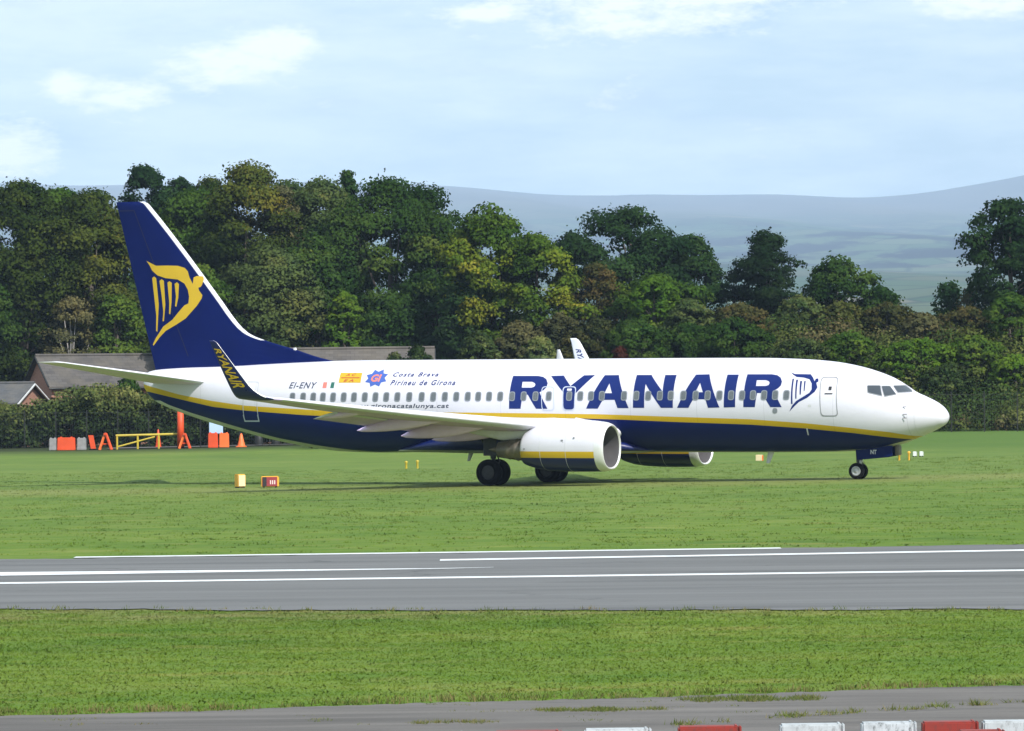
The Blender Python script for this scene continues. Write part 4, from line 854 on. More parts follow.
sheet('harp_emblem', [(h, None) for h in HARP_FIN], M_yellow, fin, on_fin(.008), .25, .3)
hl = lambda pts, w: [(a + w, b) for a, b in pts] + [(a - w, b) for a, b in reversed(pts)]
M_hinge = paint('hinge_line', (0.0015, 0.003, 0.04), 0.5)
sheet('rudder_gap', [(hl([(36.15, 5.6), (38.95, 12.2)], .022), None), ([(38.97, 12.20), (39.75, 12.20), (39.75, 12.16), (38.95, 12.16)], None)], M_hinge, fin, on_fin(.006), .4, .3)
# airfoil loft ----------------------------------------------------
AX = [0, .004, .012, .03, .06, .1, .16, .25, .35, .5, .65, .8, .92, 1.0]
def naca(x, th, camber=.01):
    y = 5 * th * (.2969 * math.sqrt(x) - .126 * x - .3516 * x * x + .2843 * x ** 3 - .1036 * x ** 4)
    c = camber * 4 * x * (1 - x); return c + y, c - y
def loft(name, secs, mats, parent, side, split=None, tipcap=True):
    """secs: (t, sLE, chord, z, thickness ratio, twist) ; materials by chord fraction/side through split"""
    vs = []; fs = []; mi = []; n = len(AX)
    for (t, sle, c, z, th, tw) in secs:
        up_ = []; lo_ = []
        for x in AX:
            u, l = naca(x, th); dz = -(x - .3) * c * math.tan(R(tw))
            up_.append(Lp(sle + x * c, side * t, z + u * c + dz)); lo_.append(Lp(sle + x * c, side * t, z + l * c + dz))
        vs += up_ + lo_[::-1]
    N = 2 * n
    for i in range(len(secs) - 1):
        for k in range(N):
            k2 = (k + 1) % N; fs.append((i*N+k, i*N+k2, (i+1)*N+k2, (i+1)*N+k))
            kk = min(k, N - 1 - k) if k != N - 1 else 0
            mi.append(split(k, n, kk) if split else 0)
    fs.append(tuple(range(N))); mi.append(0)
    fs.append(tuple((len(secs)-1)*N + k for k in range(N-1, -1, -1))); mi.append(0)
    o = mesh(name, vs, fs, mats, parent, True, mi)
    bm = bmesh.new(); bm.from_mesh(o.data); bmesh.ops.remove_doubles(bm, verts=bm.verts[:], dist=1e-5); bmesh.ops.recalc_face_normals(bm, faces=bm.faces[:]); bm.to_mesh(o.data); bm.free()
    return smooth_by_angle(o, 50)
def wsplit(k, n, kk):
    if kk < 6: return 1
    return 0 if k < n - 1 else 2
def wing_le(t): return 13.35 + t * .62 if t < 5.6 else 16.82 + (t - 5.6) * .499
def wing_te(t): return 22.1 - t * .12 if t < 5.6 else 21.43 + (t - 5.6) * .25
def wing_z(t): return 2.18 + t * .078 + .0010 * t * t
def wsec(t, th):
    return (t, wing_le(t), wing_te(t) - wing_le(t), wing_z(t), th, 0.0)

WL = [  # winglet: t, sLE, sTE, z, outward-surface angle from vertical-down (0 = wing, 1 = upright)
 (16.80, 22.41, 24.25, 3.77, 0.0), (16.98, 22.72, 24.33, 3.80, .12), (17.12, 23.0, 24.39, 3.87, .35), (17.22, 23.2, 24.43, 3.97, .58), (17.32, 23.42, 24.48, 4.13, .78),
 (17.40, 23.62, 24.55, 4.33, .9), (17.56, 23.98, 24.74, 4.85, .92), (17.73, 24.42, 24.95, 5.48, .92), (17.86, 24.77, 25.12, 5.98, .92), (17.88, 24.87, 25.17, 6.10, .92), (17.89, 25.0, 25.19, 6.17, .92)]
def wl_at(z):
    zs = [w[3] for w in WL]; return [float(pchip(zs, [w[i] for w in WL], z)) for i in range(3)]
M_wlblue = paint('winglet_blue', (0.006, 0.011, 0.085), 0.3, dirt=0.1)
M_wlwhite = paint('winglet_white', (0.66, 0.68, 0.80), 0.3, dirt=0.05)
for side in (1, -1):
    dzs = 0 if side > 0 else 1
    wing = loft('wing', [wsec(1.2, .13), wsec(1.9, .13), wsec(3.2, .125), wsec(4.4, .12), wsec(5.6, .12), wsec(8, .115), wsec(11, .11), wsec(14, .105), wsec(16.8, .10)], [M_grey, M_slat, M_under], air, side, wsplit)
    # slat gap and aileron / flap lines would lie on top, out of sight; flaps droop behind the trailing edge
    for t0, t1 in ((2.1, 5.3), (5.9, 12.2)):
        secs = []
        for t in (t0, (t0 + t1) / 2, t1):
            te = wing_te(t); secs.append((t, te - .75, 1.35 if t1 < 6 else 1.15, wing_z(t) - .16, .10, 13))
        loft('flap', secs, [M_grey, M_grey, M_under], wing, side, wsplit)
    for (t, s1, z1, dep) in ((9.0, 23.09, 2.42, .34), (6.4, 22.34, 2.16, .42), (4.5, 21.82, 1.98, .40), (12.0, 23.15, 2.98, .18)):
        s0 = s1 - (4.2 if t < 10 else 2.2); vs = []; fs = []; n = 14; NS = 18; z0 = wing_z(t) + .04
        for i in range(NS + 1):
            u = i / NS; s_ = s0 + (s1 - s0) * u
            prof_ = (math.sin(math.pi * (.12 + .88 * u)) ** .55) if u < 1 else 0
            zc = z0 + (z1 - z0) * (u ** 1.7) ; hh = max(.01, dep * prof_ * (.75 + .25 * math.sin(math.pi * u))); ww = max(.01, .21 * prof_)
            for k in range(n):
                a = 2 * math.pi * k / n; vs.append(Lp(s_, side * (t + ww * math.sin(a)), zc - hh * .35 + hh * math.cos(a) * (1.0 if math.cos(a) > 0 else .75)))
        for i in range(NS):
            for k in range(n): k2 = (k + 1) % n; fs.append((i*n+k, i*n+k2, (i+1)*n+k2, (i+1)*n+k))
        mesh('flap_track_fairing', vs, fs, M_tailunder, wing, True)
    # winglet
    vs = []; fs = []; mi = []; n = len(AX); N = 2 * n
    for (t, sl, se, z, ang) in WL:
        if side < 0: q_ = (z - 3.77) / 2.4; sl, se, z = sl + .30 * min(1, q_ * 2) - .25 * q_ * (1 - q_) , se + .42 * min(1, q_ * 2), z + .27 * q_
        c = se - sl; a = ang * math.pi / 2; nt, nz = -math.sin(a), math.cos(a)
        th = .10 if z < 4.2 else .085
        U_ = [naca(x, th, .004) for x in AX]
        vs += [Lp(sl + x * c, side * (t + nt * u * c), z + nz * u * c) for x, (u, l) in zip(AX, U_)] + [Lp(sl + x * c, side * (t + nt * l * c), z + nz * l * c) for x, (u, l) in reversed(list(zip(AX, U_)))]
    for i in range(len(WL) - 1):
        for k in range(N):
            k2 = (k + 1) % N; fs.append((i*N+k, i*N+k2, (i+1)*N+k2, (i+1)*N+k))
            kk = min(k, N - 1 - k) if k != N - 1 else 0
            mi.append(2 if (kk < 4 and i > 1) else (1 if k < n - 1 else (0 if i >= 1 else 3)))
    fs.append(tuple((len(WL)-1)*N + k for k in range(N-1, -1, -1))); mi.append(0)
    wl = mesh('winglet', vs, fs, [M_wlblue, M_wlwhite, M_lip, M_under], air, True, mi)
    bm = bmesh.new(); bm.from_mesh(wl.data); bmesh.ops.remove_doubles(bm, verts=bm.verts[:], dist=1e-5); bmesh.ops.recalc_face_normals(bm, faces=bm.faces[:]); bm.to_mesh(wl.data); bm.free()
    # lettering along the winglet, reading downwards
    for outer in (True, False):
        bm = text_bm('RYANAIR', .12, .02); xs = [v.co.x for v in bm.verts]; ys = [v.co.y for v in bm.verts]
        ex, ey = max(xs) - min(xs), max(ys) - min(ys)
        for v in bm.verts: v.co = Vector(((v.co.x - min(xs)) / ex * 1.9, (v.co.y - min(ys)) / ey * .5, 0))
        def mp(a, b):
            u = a / 1.9; w = b / .5; z = (5.84 + (4.24 - 5.84) * u) if outer else (5.72 + (4.35 - 5.72) * u)
            t, sl, se = wl_at(z)
            if side < 0: sl += .25; se += .42; z += .2
            c = se - sl; x = .84 + (.20 - .84) * w if outer else .72 + (.3 - .72) * w
            off = .5 * c * naca(x, .085, 0)[0] * 2 + .012
            return Lp(sl + x * c + (0), side * (t + (off if outer else -off)), z + (off * .12 if not outer else -off * .12))
        cut_and_map(bm, mp, .2, .1)
        if not outer: pass
        me = bpy.data.meshes.new('winglet_lettering'); bm.to_mesh(me); bm.free()
        link('winglet_lettering', me, M_yellow if outer else M_title, wl)
    # engine
    ET = 4.88 if side > 0 else 5.12
    eng = empty('engine', (0, 0, 0), parent=air)
    def ring_mesh(name, st_, mats, mi=None, te=None, flat=True, smooth=True):
        NR = 48; te = te or ET; vs = []; fs = []; m_ = []
        for (s_, zt_, zb_, hw) in st_:
            zc = (zt_ + zb_) / 2; hh = (zt_ - zb_) / 2
            for k in range(NR):
                a = 2 * math.pi * k / NR; ca, sa = math.cos(a), math.sin(a)
                e = .86 if (ca < 0 and flat) else 1.0
                vs.append(Lp(s_, side * (te + hw * math.copysign(abs(sa) ** e, sa)), zc + hh * math.copysign(abs(ca) ** e, ca)))
        for i in range(len(st_) - 1):
            for k in range(NR): k2 = (k + 1) % NR; fs.append((i*NR+k, i*NR+k2, (i+1)*NR+k2, (i+1)*NR+k)); m_.append(mi[i] if mi else 0)
        return mesh(name, vs, fs, mats, eng, smooth, m_)
    outer_ = [(13.62, 2.765, .675, 1.045), (14.0, 2.81, .665, 1.075), (14.5, 2.825, .66, 1.09), (15.2, 2.81, .66, 1.09), (15.9, 2.74, .69, 1.06), (16.5, 2.62, .755, 1.0), (16.8, 2.50, .83, .93), (17.0, 2.40, .89, .88), (17.1, 2.33, .93, .84), (17.11, 2.28, .97, .81), (16.9, 2.2, 1.06, .76), (16.6, 2.1, 1.1, .7)]
    ring_mesh('nacelle', outer_, [M_nac, M_dark], [0] * 9 + [1] * 2)
    ring_mesh('inlet_lip', [(13.62, 2.763, .677, 1.043), (13.45, 2.735, .695, 1.02), (13.33, 2.69, .73, .985), (13.25, 2.645, .772, .95), (13.23, 2.61, .80, .92), (13.25, 2.575, .832, .892), (13.30, 2.555, .85, .875)], [M_lip])
    ring_mesh('inlet_duct', [(13.30, 2.555, .85, .875), (13.5, 2.52, .88, .84), (13.9, 2.50, .89, .82), (14.35, 2.48, .90, .80)], [M_liner])
    fb = MB(); cz = 1.685; cx = MAIN_S - 14.35
    for k in range(24):
        a = 2 * math.pi * k / 24; da = .2
        P0 = [(cx + .05, -side * ET + .2 * math.sin(a), cz + .2 * math.cos(a)), (cx - .12, -side * ET + .2 * math.sin(a + da), cz + .2 * math.cos(a + da)), (cx - .16, -side * ET + .77 * math.sin(a + da), cz + .77 * math.cos(a + da)), (cx + .02, -side * ET + .77 * math.sin(a + .05), cz + .77 * math.cos(a + .05))]
        fb.add(P0, [(0, 1, 2, 3)])
    fb.build('fan', M_fan, eng)
    MB().lathe([(.45, .0), (.40, .06), (.28, .14), (.1, .22), (-.1, .26)], (cx, -side * ET, cz), 'X', 24).build('spinner', M_fan, eng, True)
    MB().lathe([(-.25, .82), (-.25, 0)], (cx, -side * ET, cz), 'X', 24).build('fan_backing', M_dark, eng)
    ring_mesh('exhaust_nozzle', [(16.9, 2.16, 1.02, .57), (17.5, 2.03, 1.13, .45), (17.55, 2.06, 1.10, .48), (17.62, 2.03, 1.13, .45), (17.9, 1.98, 1.17, .40), (17.94, 2.0, 1.15, .42), (18.0, 1.96, 1.18, .39), (18.45, 1.90, 1.24, .33), (18.44, 1.87, 1.27, .30), (18.0, 1.86, 1.28, .29)], [M_nozzle], flat=False)
    ring_mesh('exhaust_plug', [(17.9, 1.80, 1.34, .23), (18.5, 1.72, 1.42, .15), (18.95, 1.58, 1.56, .01)], [M_nozzle], flat=False)
    py = []; pf = []; prs = [(14.9, 2.78, 2.80, .05), (15.3, 2.70, 2.87, .14), (15.9, 2.55, 2.92, .19), (16.6, 2.35, 2.90, .2), (17.4, 2.0, 2.80, .2), (18.3, 1.95, 2.66, .18), (19.3, 2.15, 2.60, .12), (20.2, 2.35, 2.55, .03)]
    for (s_, z0, z1, hw) in prs:
        for k in range(12):
            a = 2 * math.pi * k / 12; py.append(Lp(s_, side * (ET + hw * math.sin(a)), (z0 + z1) / 2 + (z1 - z0) / 2 * math.cos(a)))
    for i in range(len(prs) - 1):
        for k in range(12): k2 = (k + 1) % 12; pf.append((i*12+k, i*12+k2, (i+1)*12+k2, (i+1)*12+k))
    mesh('pylon', py, pf, M_slat, eng, True)
    # seams and latches
    for s_ in (14.9, 16.1):
        i = [k for k in range(len(outer_) - 1) if outer_[k][0] <= s_ <= outer_[k+1][0]][0]; u = (s_ - outer_[i][0]) / (outer_[i+1][0] - outer_[i][0])
        zt_, zb_, hw = (outer_[i][q_] * (1 - u) + outer_[i+1][q_] * u for q_ in (1, 2, 3)); pts = []
        for k in range(49):
            a = 2 * math.pi * k / 48; ca, sa = math.cos(a), math.sin(a); e = .86 if ca < 0 else 1
            pts.append(Lp(s_, side * (ET + hw * math.copysign(abs(sa) ** e, sa)), (zt_ + zb_) / 2 + (zt_ - zb_) / 2 * math.copysign(abs(ca) ** e, ca)))
        MB().tube(pts, .009, 4, cap=False).build('cowl_seam', M_softline, eng)
    for s_, z_, d_ in ((15.05, 1.98, .10), (16.85, 1.62, .09), (14.5, 2.1, .07), (15.0, 1.9, .05)):
        MB().box(Lp(s_, side * (ET + 1.065 - (.10 if s_ > 16.5 else 0)), z_), (d_, .03, d_ * .8), bev=.008).build('cowl_latch', M_line, eng)
    sv = [Lp(14.35, side * (ET - .62), 2.58), Lp(15.3, side * (ET - .62), 2.60), Lp(15.3, side * (ET - .86), 2.92), Lp(14.9, side * (ET - .80), 2.86)]
    sv2 = [(a, b_ + .03, c) for a, b_, c in sv]
    mesh('nacelle_strake', sv + sv2, [(0, 1, 2, 3), (7, 6, 5, 4), (0, 4, 5, 1), (1, 5, 6, 2), (2, 6, 7, 3), (3, 7, 4, 0)], M_slat, eng)
    # tailplane
    secs = []
    for t in (.3, 1.0, 2.5, 4, 5.5, 6.6, 7.0, 7.17):
        k = 0 if t < 7.1 else .25; sl = 34.38 + .588 * t + k; secs.append((t, sl, 37.72 + .285 * t - sl, 4.34 + .14 * t, .085 if t < 7.1 else .04, 0))
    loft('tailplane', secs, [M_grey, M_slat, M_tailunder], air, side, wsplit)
    # main gear
    g = empty('main_landing_gear', Lp(MAIN_S, side * (2.86 if side > 0 else 3.05), 0), parent=air)
    m = MB(); m.tube([(0, 0, .6), (0, 0, 1.25)], .075, 12); m.tube([(0, 0, 1.15), (0, -side * .12, 2.5)], .13, 12); m.tube([(0, -.5, .565), (0, .5, .565)], .07, 10)
    m.build('strut', M_strut, g)
    m = MB(); m.tube([(0.05, 0, 1.3), (.02, side * 1.1, 2.1)], .05, 8); m.tube([(.14, 0, .75), (.30, 0, 1.05), (.14, 0, 1.35)], .035, 6); m.tube([(0, -side * .05, 1.2), (-.75, -side * .1, 2.3)], .045, 8)
    m.build('side_brace', M_strut, g)
    MB().box((0, -side * .34, 1.75), (.62, .04, .95), bev=.015).build('gear_door', M_strut, g)
    for yy in (-.43, .43):
        w_ = MB(); w_.lathe([(-.10, .30), (-.19, .33), (-.205, .42), (-.19, .51), (-.13, .555), (-.05, .565), (.05, .565), (.13, .555), (.19, .51), (.205, .42), (.19, .33), (.10, .30)], (0, yy, .565), 'Y', 36).build('tyre', M_tyre, g, True)
        h_ = MB(); h_.lathe([(-.10, .31), (-.14, .27), (-.10, .2), (-.15, .1), (-.15, 0)], (0, yy, .565), 'Y', 24); h_.lathe([(.10, .31), (.14, .27), (.10, .2), (.15, .1), (.15, 0)], (0, yy, .565), 'Y', 24)
        h_.build('wheel_hub', M_strut, g, True)
# nose gear
NGZ = .31
g = empty('nose_landing_gear', Lp(4.12, 0, NGZ), parent=air)
m = MB(); m.tube([(0, 0, .36), (0, 0, .8)], .05, 10); m.tube([(0, 0, .7), (-.05, 0, 1.5)], .085, 10); m.tube([(0, -.26, .345), (0, .26, .345)], .045, 8); m.tube([(.06, 0, .75), (.7, 0, 1.35)], .035, 8); m.tube([(.09, 0, .45), (.22, 0, .62), (.09, 0, .8)], .025, 6)
m.build('strut', M_strut, g)
for yy in (-.2, .2):
    MB().lathe([(-.05, .19), (-.10, .21), (-.105, .27), (-.09, .325), (-.03, .345), (.03, .345), (.09, .325), (.105, .27), (.10, .21), (.05, .19)], (0, yy, .345), 'Y', 32).build('tyre', M_tyre, g, True)
    h_ = MB()
    for q_ in (-1, 1): h_.lathe([(q_ * .05, .195), (q_ * .10, .205), (q_ * .085, .16), (q_ * .06, .08), (q_ * .09, .05), (q_ * .09, 0)], (0, yy, .345), 'Y', 24)
    h_.build('wheel_hub', M_rim, g, True)
    d = MB(); t = .36 if yy < 0 else -.36
    t = -t if yy < 0 else -t
for side in (1, -1):
    y0 = -side * .40
    vs = [(0, y0, 1.45), (1.68, y0, 1.42), (1.66, y0, 1.0), (1.2, y0, .92), (.1, y0, .82)]
    vs = [(a, b, c) for a, b, c in vs]; vs2 = [(a, b + side * .035, c) for a, b, c in vs]
    d = mesh('gear_door', vs + vs2, [(0, 1, 2, 3, 4), (9, 8, 7, 6, 5)] + [(i, 5 + i, 5 + (i+1) % 5, (i+1) % 5) for i in range(5)], M_blue, g)
    bm = text_bm('NT', 0, .03); xs = [v.co.x for v in bm.verts]; ys = [v.co.y for v in bm.verts]
    for v in bm.verts:
        u = (v.co.x - min(xs)) / (max(xs) - min(xs)); w = (v.co.y - min(ys)) / (max(ys) - min(ys)); u = u if side > 0 else 1 - u
        v.co = Vector((.70 + .27 * u, y0 - side * .008, 1.06 + .18 * w))
    me = bpy.data.meshes.new('door_letters'); bm.to_mesh(me); bm.free(); link('door_letters', me, M_white, d)
m = MB(); m.lathe([(.0, .02), (.02, .09), (-.08, .10), (-.1, .02)], (.16, 0, .72), 'X', 16); m.build('taxi_light', M_lip, g, True)
MB().box((1.78, 0, 1.22), (.2, .3, .42), bev=.03).build('door_hinge', M_nozzle, g)
blade('added_white_blade', 25.0, 4.6, 1.30, .75, .55, .03, -16.6, tap=.2)  # added white blade beside the port winglet, standing for an unidentified shape
# wing-to-body fairing
vs = []; fs = []; n = 24
for (s_, hw, zb_, zt_) in [(13.3, .5, 1.42, 1.55), (14.2, 1.5, 1.37, 1.9), (15.5, 1.92, 1.33, 2.25), (17.5, 2.02, 1.31, 2.4), (20, 2.02, 1.31, 2.4), (22, 1.93, 1.32, 2.3), (23.5, 1.6, 1.35, 2.0), (25, .9, 1.36, 1.6), (25.8, .2, 1.37, 1.42)]:
    for k in range(n):
        a = 2 * math.pi * k / n; ca, sa = math.cos(a), math.sin(a)
        vs.append(Lp(s_, hw * math.copysign(abs(sa) ** .7, sa), (zt_ + zb_) / 2 + (zt_ - zb_) / 2 * math.copysign(abs(ca) ** .8, ca)))
for i in range(8):
    for k in range(n): k2 = (k + 1) % n; fs.append((i*n+k, i*n+k2, (i+1)*n+k2, (i+1)*n+k))
fs += [tuple(range(n)), tuple(8*n + k for k in range(n-1, -1, -1))]
def fairmat():
    m, T, b, o = new_mat('belly_fairing'); tc = T.add('ShaderNodeTexCoord').outputs['Object']; z = T.add('ShaderNodeSeparateXYZ', ins={0: tc}).outputs[2]
    c = T.mix(T.math('GREATER_THAN', z, 1.47), (.50, .49, .47), BLUE); T.l.new(c, b.inputs['Base Color']); b.inputs['Roughness'].default_value = .4; return m
mesh('wing_fairing', vs, fs, fairmat(), air, True)


# ------------------------------------------------------------------ buildings
def rooftiles(name, c1, c2):
    m, T, b, o = new_mat(name); tc = T.add('ShaderNodeTexCoord').outputs['Object']
    br = T.add('ShaderNodeTexBrick', ins={'Scale': 1.0, 'Mortar Size': .012, 'Brick Width': .6, 'Row Height': .35}); T.l.new(T.vmap(tc, (1, 1.4, 1)), br.inputs['Vector'])
    br.inputs['Color1'].default_value = (*c1, 1); br.inputs['Color2'].default_value = (*c2, 1); br.inputs['Mortar'].default_value = (c1[0] * .6, c1[1] * .6, c1[2] * .6, 1)
    n = T.noise(tc, .5, 6, .6); c = T.mix(T.mapr(n, .4, .7, 0, .5), br.outputs[0], (.14, .12, .09)); T.l.new(c, b.inputs['Base Color']); b.inputs['Roughness'].default_value = .85
    return m
def brick():
    m, T, b, o = new_mat('brick_wall'); tc = T.add('ShaderNodeTexCoord').outputs['Object']; sp = T.add('ShaderNodeSeparateXYZ', ins={0: tc})
    v = T.add('ShaderNodeCombineXYZ', ins={0: T.math('ADD', sp.outputs[0], sp.outputs[1]), 1: sp.outputs[2], 2: 0.0}).outputs[0]
    br = T.add('ShaderNodeTexBrick', ins={'Scale': 1.0, 'Mortar Size': .01, 'Brick Width': .225, 'Row Height': .075}); T.l.new(v, br.inputs['Vector'])
    br.inputs['Color1'].default_value = (.26, .09, .055, 1); br.inputs['Color2'].default_value = (.33, .13, .08, 1); br.inputs['Mortar'].default_value = (.3, .25, .2, 1)
    T.l.new(br.outputs[0], b.inputs['Base Color']); b.inputs['Roughness'].default_value = .9; return m
M_brick = brick(); M_tile = rooftiles('stone_tiles', (.052, .048, .048), (.08, .074, .072)); M_barn = rooftiles('worn_grey_tiles', (.062, .055, .052), (.095, .085, .08)); M_slate = rooftiles('slate_tiles', (.05, .055, .065), (.075, .08, .09))
M_trimw = paint('painted_board', (.6, .62, .63), .5)
def house(name, loc, rz, L, Wd, eave, ridge, label, roofm, windows=(), barge=False, chimney=None):
    """ridge along local x from 0 to L, front eave towards -y"""
    z0 = float(ground_h(loc[0], loc[1])); root = empty(name, (loc[0], loc[1], z0), (0, 0, rz)); tag(root, label, 'house')
    e, r_ = eave - z0, ridge - z0; w = Wd / 2
    vs = [(0, -w, -.5), (L, -w, -.5), (L, w, -.5), (0, w, -.5), (0, -w, e), (L, -w, e), (L, w, e), (0, w, e), (0, 0, r_), (L, 0, r_)]
    mesh('wall', vs, [(0, 1, 5, 4), (2, 3, 7, 6), (1, 2, 6, 9, 5), (3, 0, 4, 8, 7)], M_brick, root)
    for s_ in (-1, 1):
        sl = (r_ - e) / w; ov = .35; th = .12
        a = [(-.3, s_ * (w + ov), e - sl * ov + .06), (L + .3, s_ * (w + ov), e - sl * ov + .06), (L + .3, 0, r_ + .06), (-.3, 0, r_ + .06)]; b_ = [(x, y, z + th) for x, y, z in a]
        mesh('roof', a + b_, [(0, 1, 2, 3), (7, 6, 5, 4), (0, 4, 5, 1), (1, 5, 6, 2), (2, 6, 7, 3), (3, 7, 4, 0)], roofm, root)
        MB().tube([(-.3, s_ * (w + ov + .06), e - sl * ov + .02), (L + .3, s_ * (w + ov + .06), e - sl * ov + .02)], .06, 8).build('gutter', M_post, root)
    MB().tube([(-.3, 0, r_ + .20), (L + .3, 0, r_ + .20)], .11, 8).build('ridge_tiles', roofm, root)
    for x0 in ((-.32, L + .32)):
        for s_ in (-1, 1): MB().tube([(x0, s_ * (w + .35), e - .1 + .0), (x0, 0, r_ + .1)], .07, 4).build('bargeboard', M_trimw if barge else M_post, root)
    for (x, z, ww, hh) in windows:
        f = MB().box((x, -w - .03, z - z0), (ww, .08, hh), bev=.01).build('window', M_trimw, root); MB().box((x, -w - .075, z - z0), (ww - .12, .02, hh - .12)).build('pane', M_glass, f)
    if chimney: MB().box((chimney, 0, r_ + .5), (.7, .5, 1.1), bev=.02).box((chimney, 0, r_ + 1.12), (.8, .6, .1)).build('chimney', M_brick, root)
    return root
house('brick_house', (-34.3, 339.5, 0), R(25), 10.4, 5.2, 4.75, 6.75, 'brick house with grey stone-tiled roof behind the far tip of the left tailplane', M_tile, [(2.4, 3.7, 1, 1.1), (6.0, 3.7, 1.4, 1.1)])
house('barn', (-22.0, 333.5, 0), R(1.0), 16.2, 6.2, 4.7, 6.95, 'long barn roof in grey stone tiles, seen just above the rear fuselage', M_barn, [(3, 3.6, 1, 1), (9, 3.6, 1, 1)])
house('low_house', (-43.5, 334.6, 0), R(-14), 9.6, 6.6, 3.5, 4.75, 'low slate-roofed brick house at the left edge with a pale bargeboard', M_slate, [(4, 2.6, 1, .9)], True)
tag(house('shed', (-37.6, 344, 0), R(-82), 3.4, 2.2, 4.6, 5.6, 'small brick outhouse abutting the brick house gable', M_tile)) if 0 else None

# ------------------------------------------------------------------ fence
fe = empty('perimeter_fence', (0, 0, 0)); tag(fe, 'tall dark mesh security fence with slim posts along the foot of the wooded bank', 'fence')
def fence_y(x): return 300.4 + (1 - float(sst(-26, 4, x))) * 19.2
xs_ = [-42 + 2.12 * k + .2 for k in range(40)]
post = None
for x in xs_:
    if post is None:
        post = MB().box((0, 0, 1.22), (.06, .06, 2.6), bev=.008).box((0, 0, 2.56), (.1, .1, .05)).build('post', M_post, fe); post.location = (x, fence_y(x), float(ground_h(x, fence_y(x))))
    else:
        c = post.copy(); col.objects.link(c); c.parent = fe; c.location = (x, fence_y(x), float(ground_h(x, fence_y(x))))
m = MB(); vs = []; fs = []
for a, b in zip(xs_[:-1], xs_[1:]):
    A = Vector((a, fence_y(a), float(ground_h(a, fence_y(a))))); B = Vector((b, fence_y(b), float(ground_h(b, fence_y(b)))))
    for k in range(14):
        p = A.lerp(B, (k + .5) / 14); n = len(vs); w = .004
        vs += [(p.x - w, p.y, p.z + .05), (p.x + w, p.y, p.z + .05), (p.x + w, p.y, p.z + 2.42), (p.x - w, p.y, p.z + 2.42), (p.x, p.y + w, p.z + .05), (p.x, p.y + w, p.z + 2.42)]; fs += [(n, n+1, n+2, n+3), (n+1, n+4, n+5, n+2), (n+4, n, n+3, n+5)]
    for zz in (.08, .45, .85, 1.25, 1.65, 2.05, 2.42):
        m.tube([A + Vector((0, .02, zz)), B + Vector((0, .02, zz))], .005 if zz < 2.4 else .014, 4)
m.add(vs, fs); m.build('mesh_panel', M_wire, fe)

# ------------------------------------------------------------------ clutter by the service road
def gz(x, y): return float(ground_h(x, y))
def barrier_block(x, y, w, h, mat, label, name='barrier_block', cat='barrier', d=.5):
    m = MB().box((0, 0, h / 2), (w, d, h), bev=.04, top=.94); m.box((0, 0, .08), (w * .98, d * 1.15, .16), bev=.02); m.box((-w * .28, 0, h + .02), (.12, .12, .06), bev=.01).box((w * .28, 0, h + .02), (.12, .12, .06), bev=.01)
    o = m.build(name, mat); o.location = (x, y, gz(x, y)); return tag(o, label, cat, None)
barrier_block(-30.65, 312, .5, .8, M_concrete, 'grey concrete block left of the orange block by the service road', 'concrete_block', 'block')
barrier_block(-29.75, 311.9, 1.22, .85, M_orange, 'wide orange barrier block between two grey blocks at the left')
barrier_block(-28.75, 312.1, .62, .8, M_concrete, 'grey concrete block right of the orange block, beside a leaning orange board', 'concrete_block', 'block')
def board(x, y, h, w, lean, mat, label, name='marker_board', cat='marker'):
    root = empty(name, (x, y, gz(x, y))); tag(root, label, cat)
    m = MB(); vs = [(-w/2, -.03, 0), (w/2, -.03, 0), (w/2 + lean, -.03, h), (-w/2 + lean, -.03, h)]; vs += [(a, .03, c) for a, b, c in vs]
    m.add(vs, [(0, 1, 2, 3), (7, 6, 5, 4), (0, 4, 5, 1), (1, 5, 6, 2), (2, 6, 7, 3), (3, 7, 4, 0)]); m.build('board', mat, root)
    MB().box((0, 0, .04), (w * 1.8, .5, .08), bev=.02).build('foot', M_tyre, root); return root
board(-27.95, 312, .98, .34, -.18, M_orange, 'narrow orange board leaning left beside the grey block')
def trestle(x, y, h, w, label, extra=0):
    root = empty('trestle', (x, y, gz(x, y))); tag(root, label, 'trestle')
    for s_ in (-1, 1):
        for yy in (-.25, .25):
            MB().tube([(s_ * w / 2, yy, 0), (s_ * w * .04, yy * .3, h)], .085, 6).build('leg', M_orange if s_ > 0 else M_orange2, root)
    MB().tube([(0, -.3, h * .97), (0, .3, h * .97)], .09, 6).build('top_bar', M_orange, root); MB().tube([(-w * .33, 0, h * .35), (w * .33, 0, h * .35)], .05, 6).build('cross_bar', M_orange, root)
    return root
trestle(-27.15, 312, 1.08, .80, 'orange A-shaped trestle at the left end of the yellow rails')
trestle(-21.85, 311.6, .98, .72, 'orange A-shaped trestle at the foot of the tall orange post')
po = empty('orange_post', (-22.15, 312.2, gz(-22.15, 312.2))); tag(po, 'tall orange post standing under the rear fuselage', 'post')
MB().tube([(0, 0, .0), (0, 0, 2.95)], [.24, .21], 12).build('pole', M_orange, po, True); MB().lathe([(2.95, .21), (3.0, .24), (3.06, .22), (3.08, .0)], (0, 0, 0), 'Z', 12).build('cap', M_orange2, po, True); MB().lathe([(0, .35), (.08, .33), (.1, .14)], (0, 0, 0), 'Z', 16).build('foot', M_tyre, po)
ra = empty('yellow_rail', (-26.5, 312.4, gz(-26.5, 312.4))); tag(ra, 'low yellow rail barrier between the two orange trestles', 'rail')
MB().tube([(0, 0, .92), (4.3, .3, .98)], .075, 8).build('top_rail', M_railyellow, ra); MB().tube([(.15, 0, .18), (2.6, .2, .82)], .055, 8).build('brace', M_railyellow, ra)
for x in (.08, 1.45, 2.85, 4.25): MB().tube([(x, x * .07, -.1), (x, x * .07, .95)], .07, 8).build('post', M_railyellow, ra)
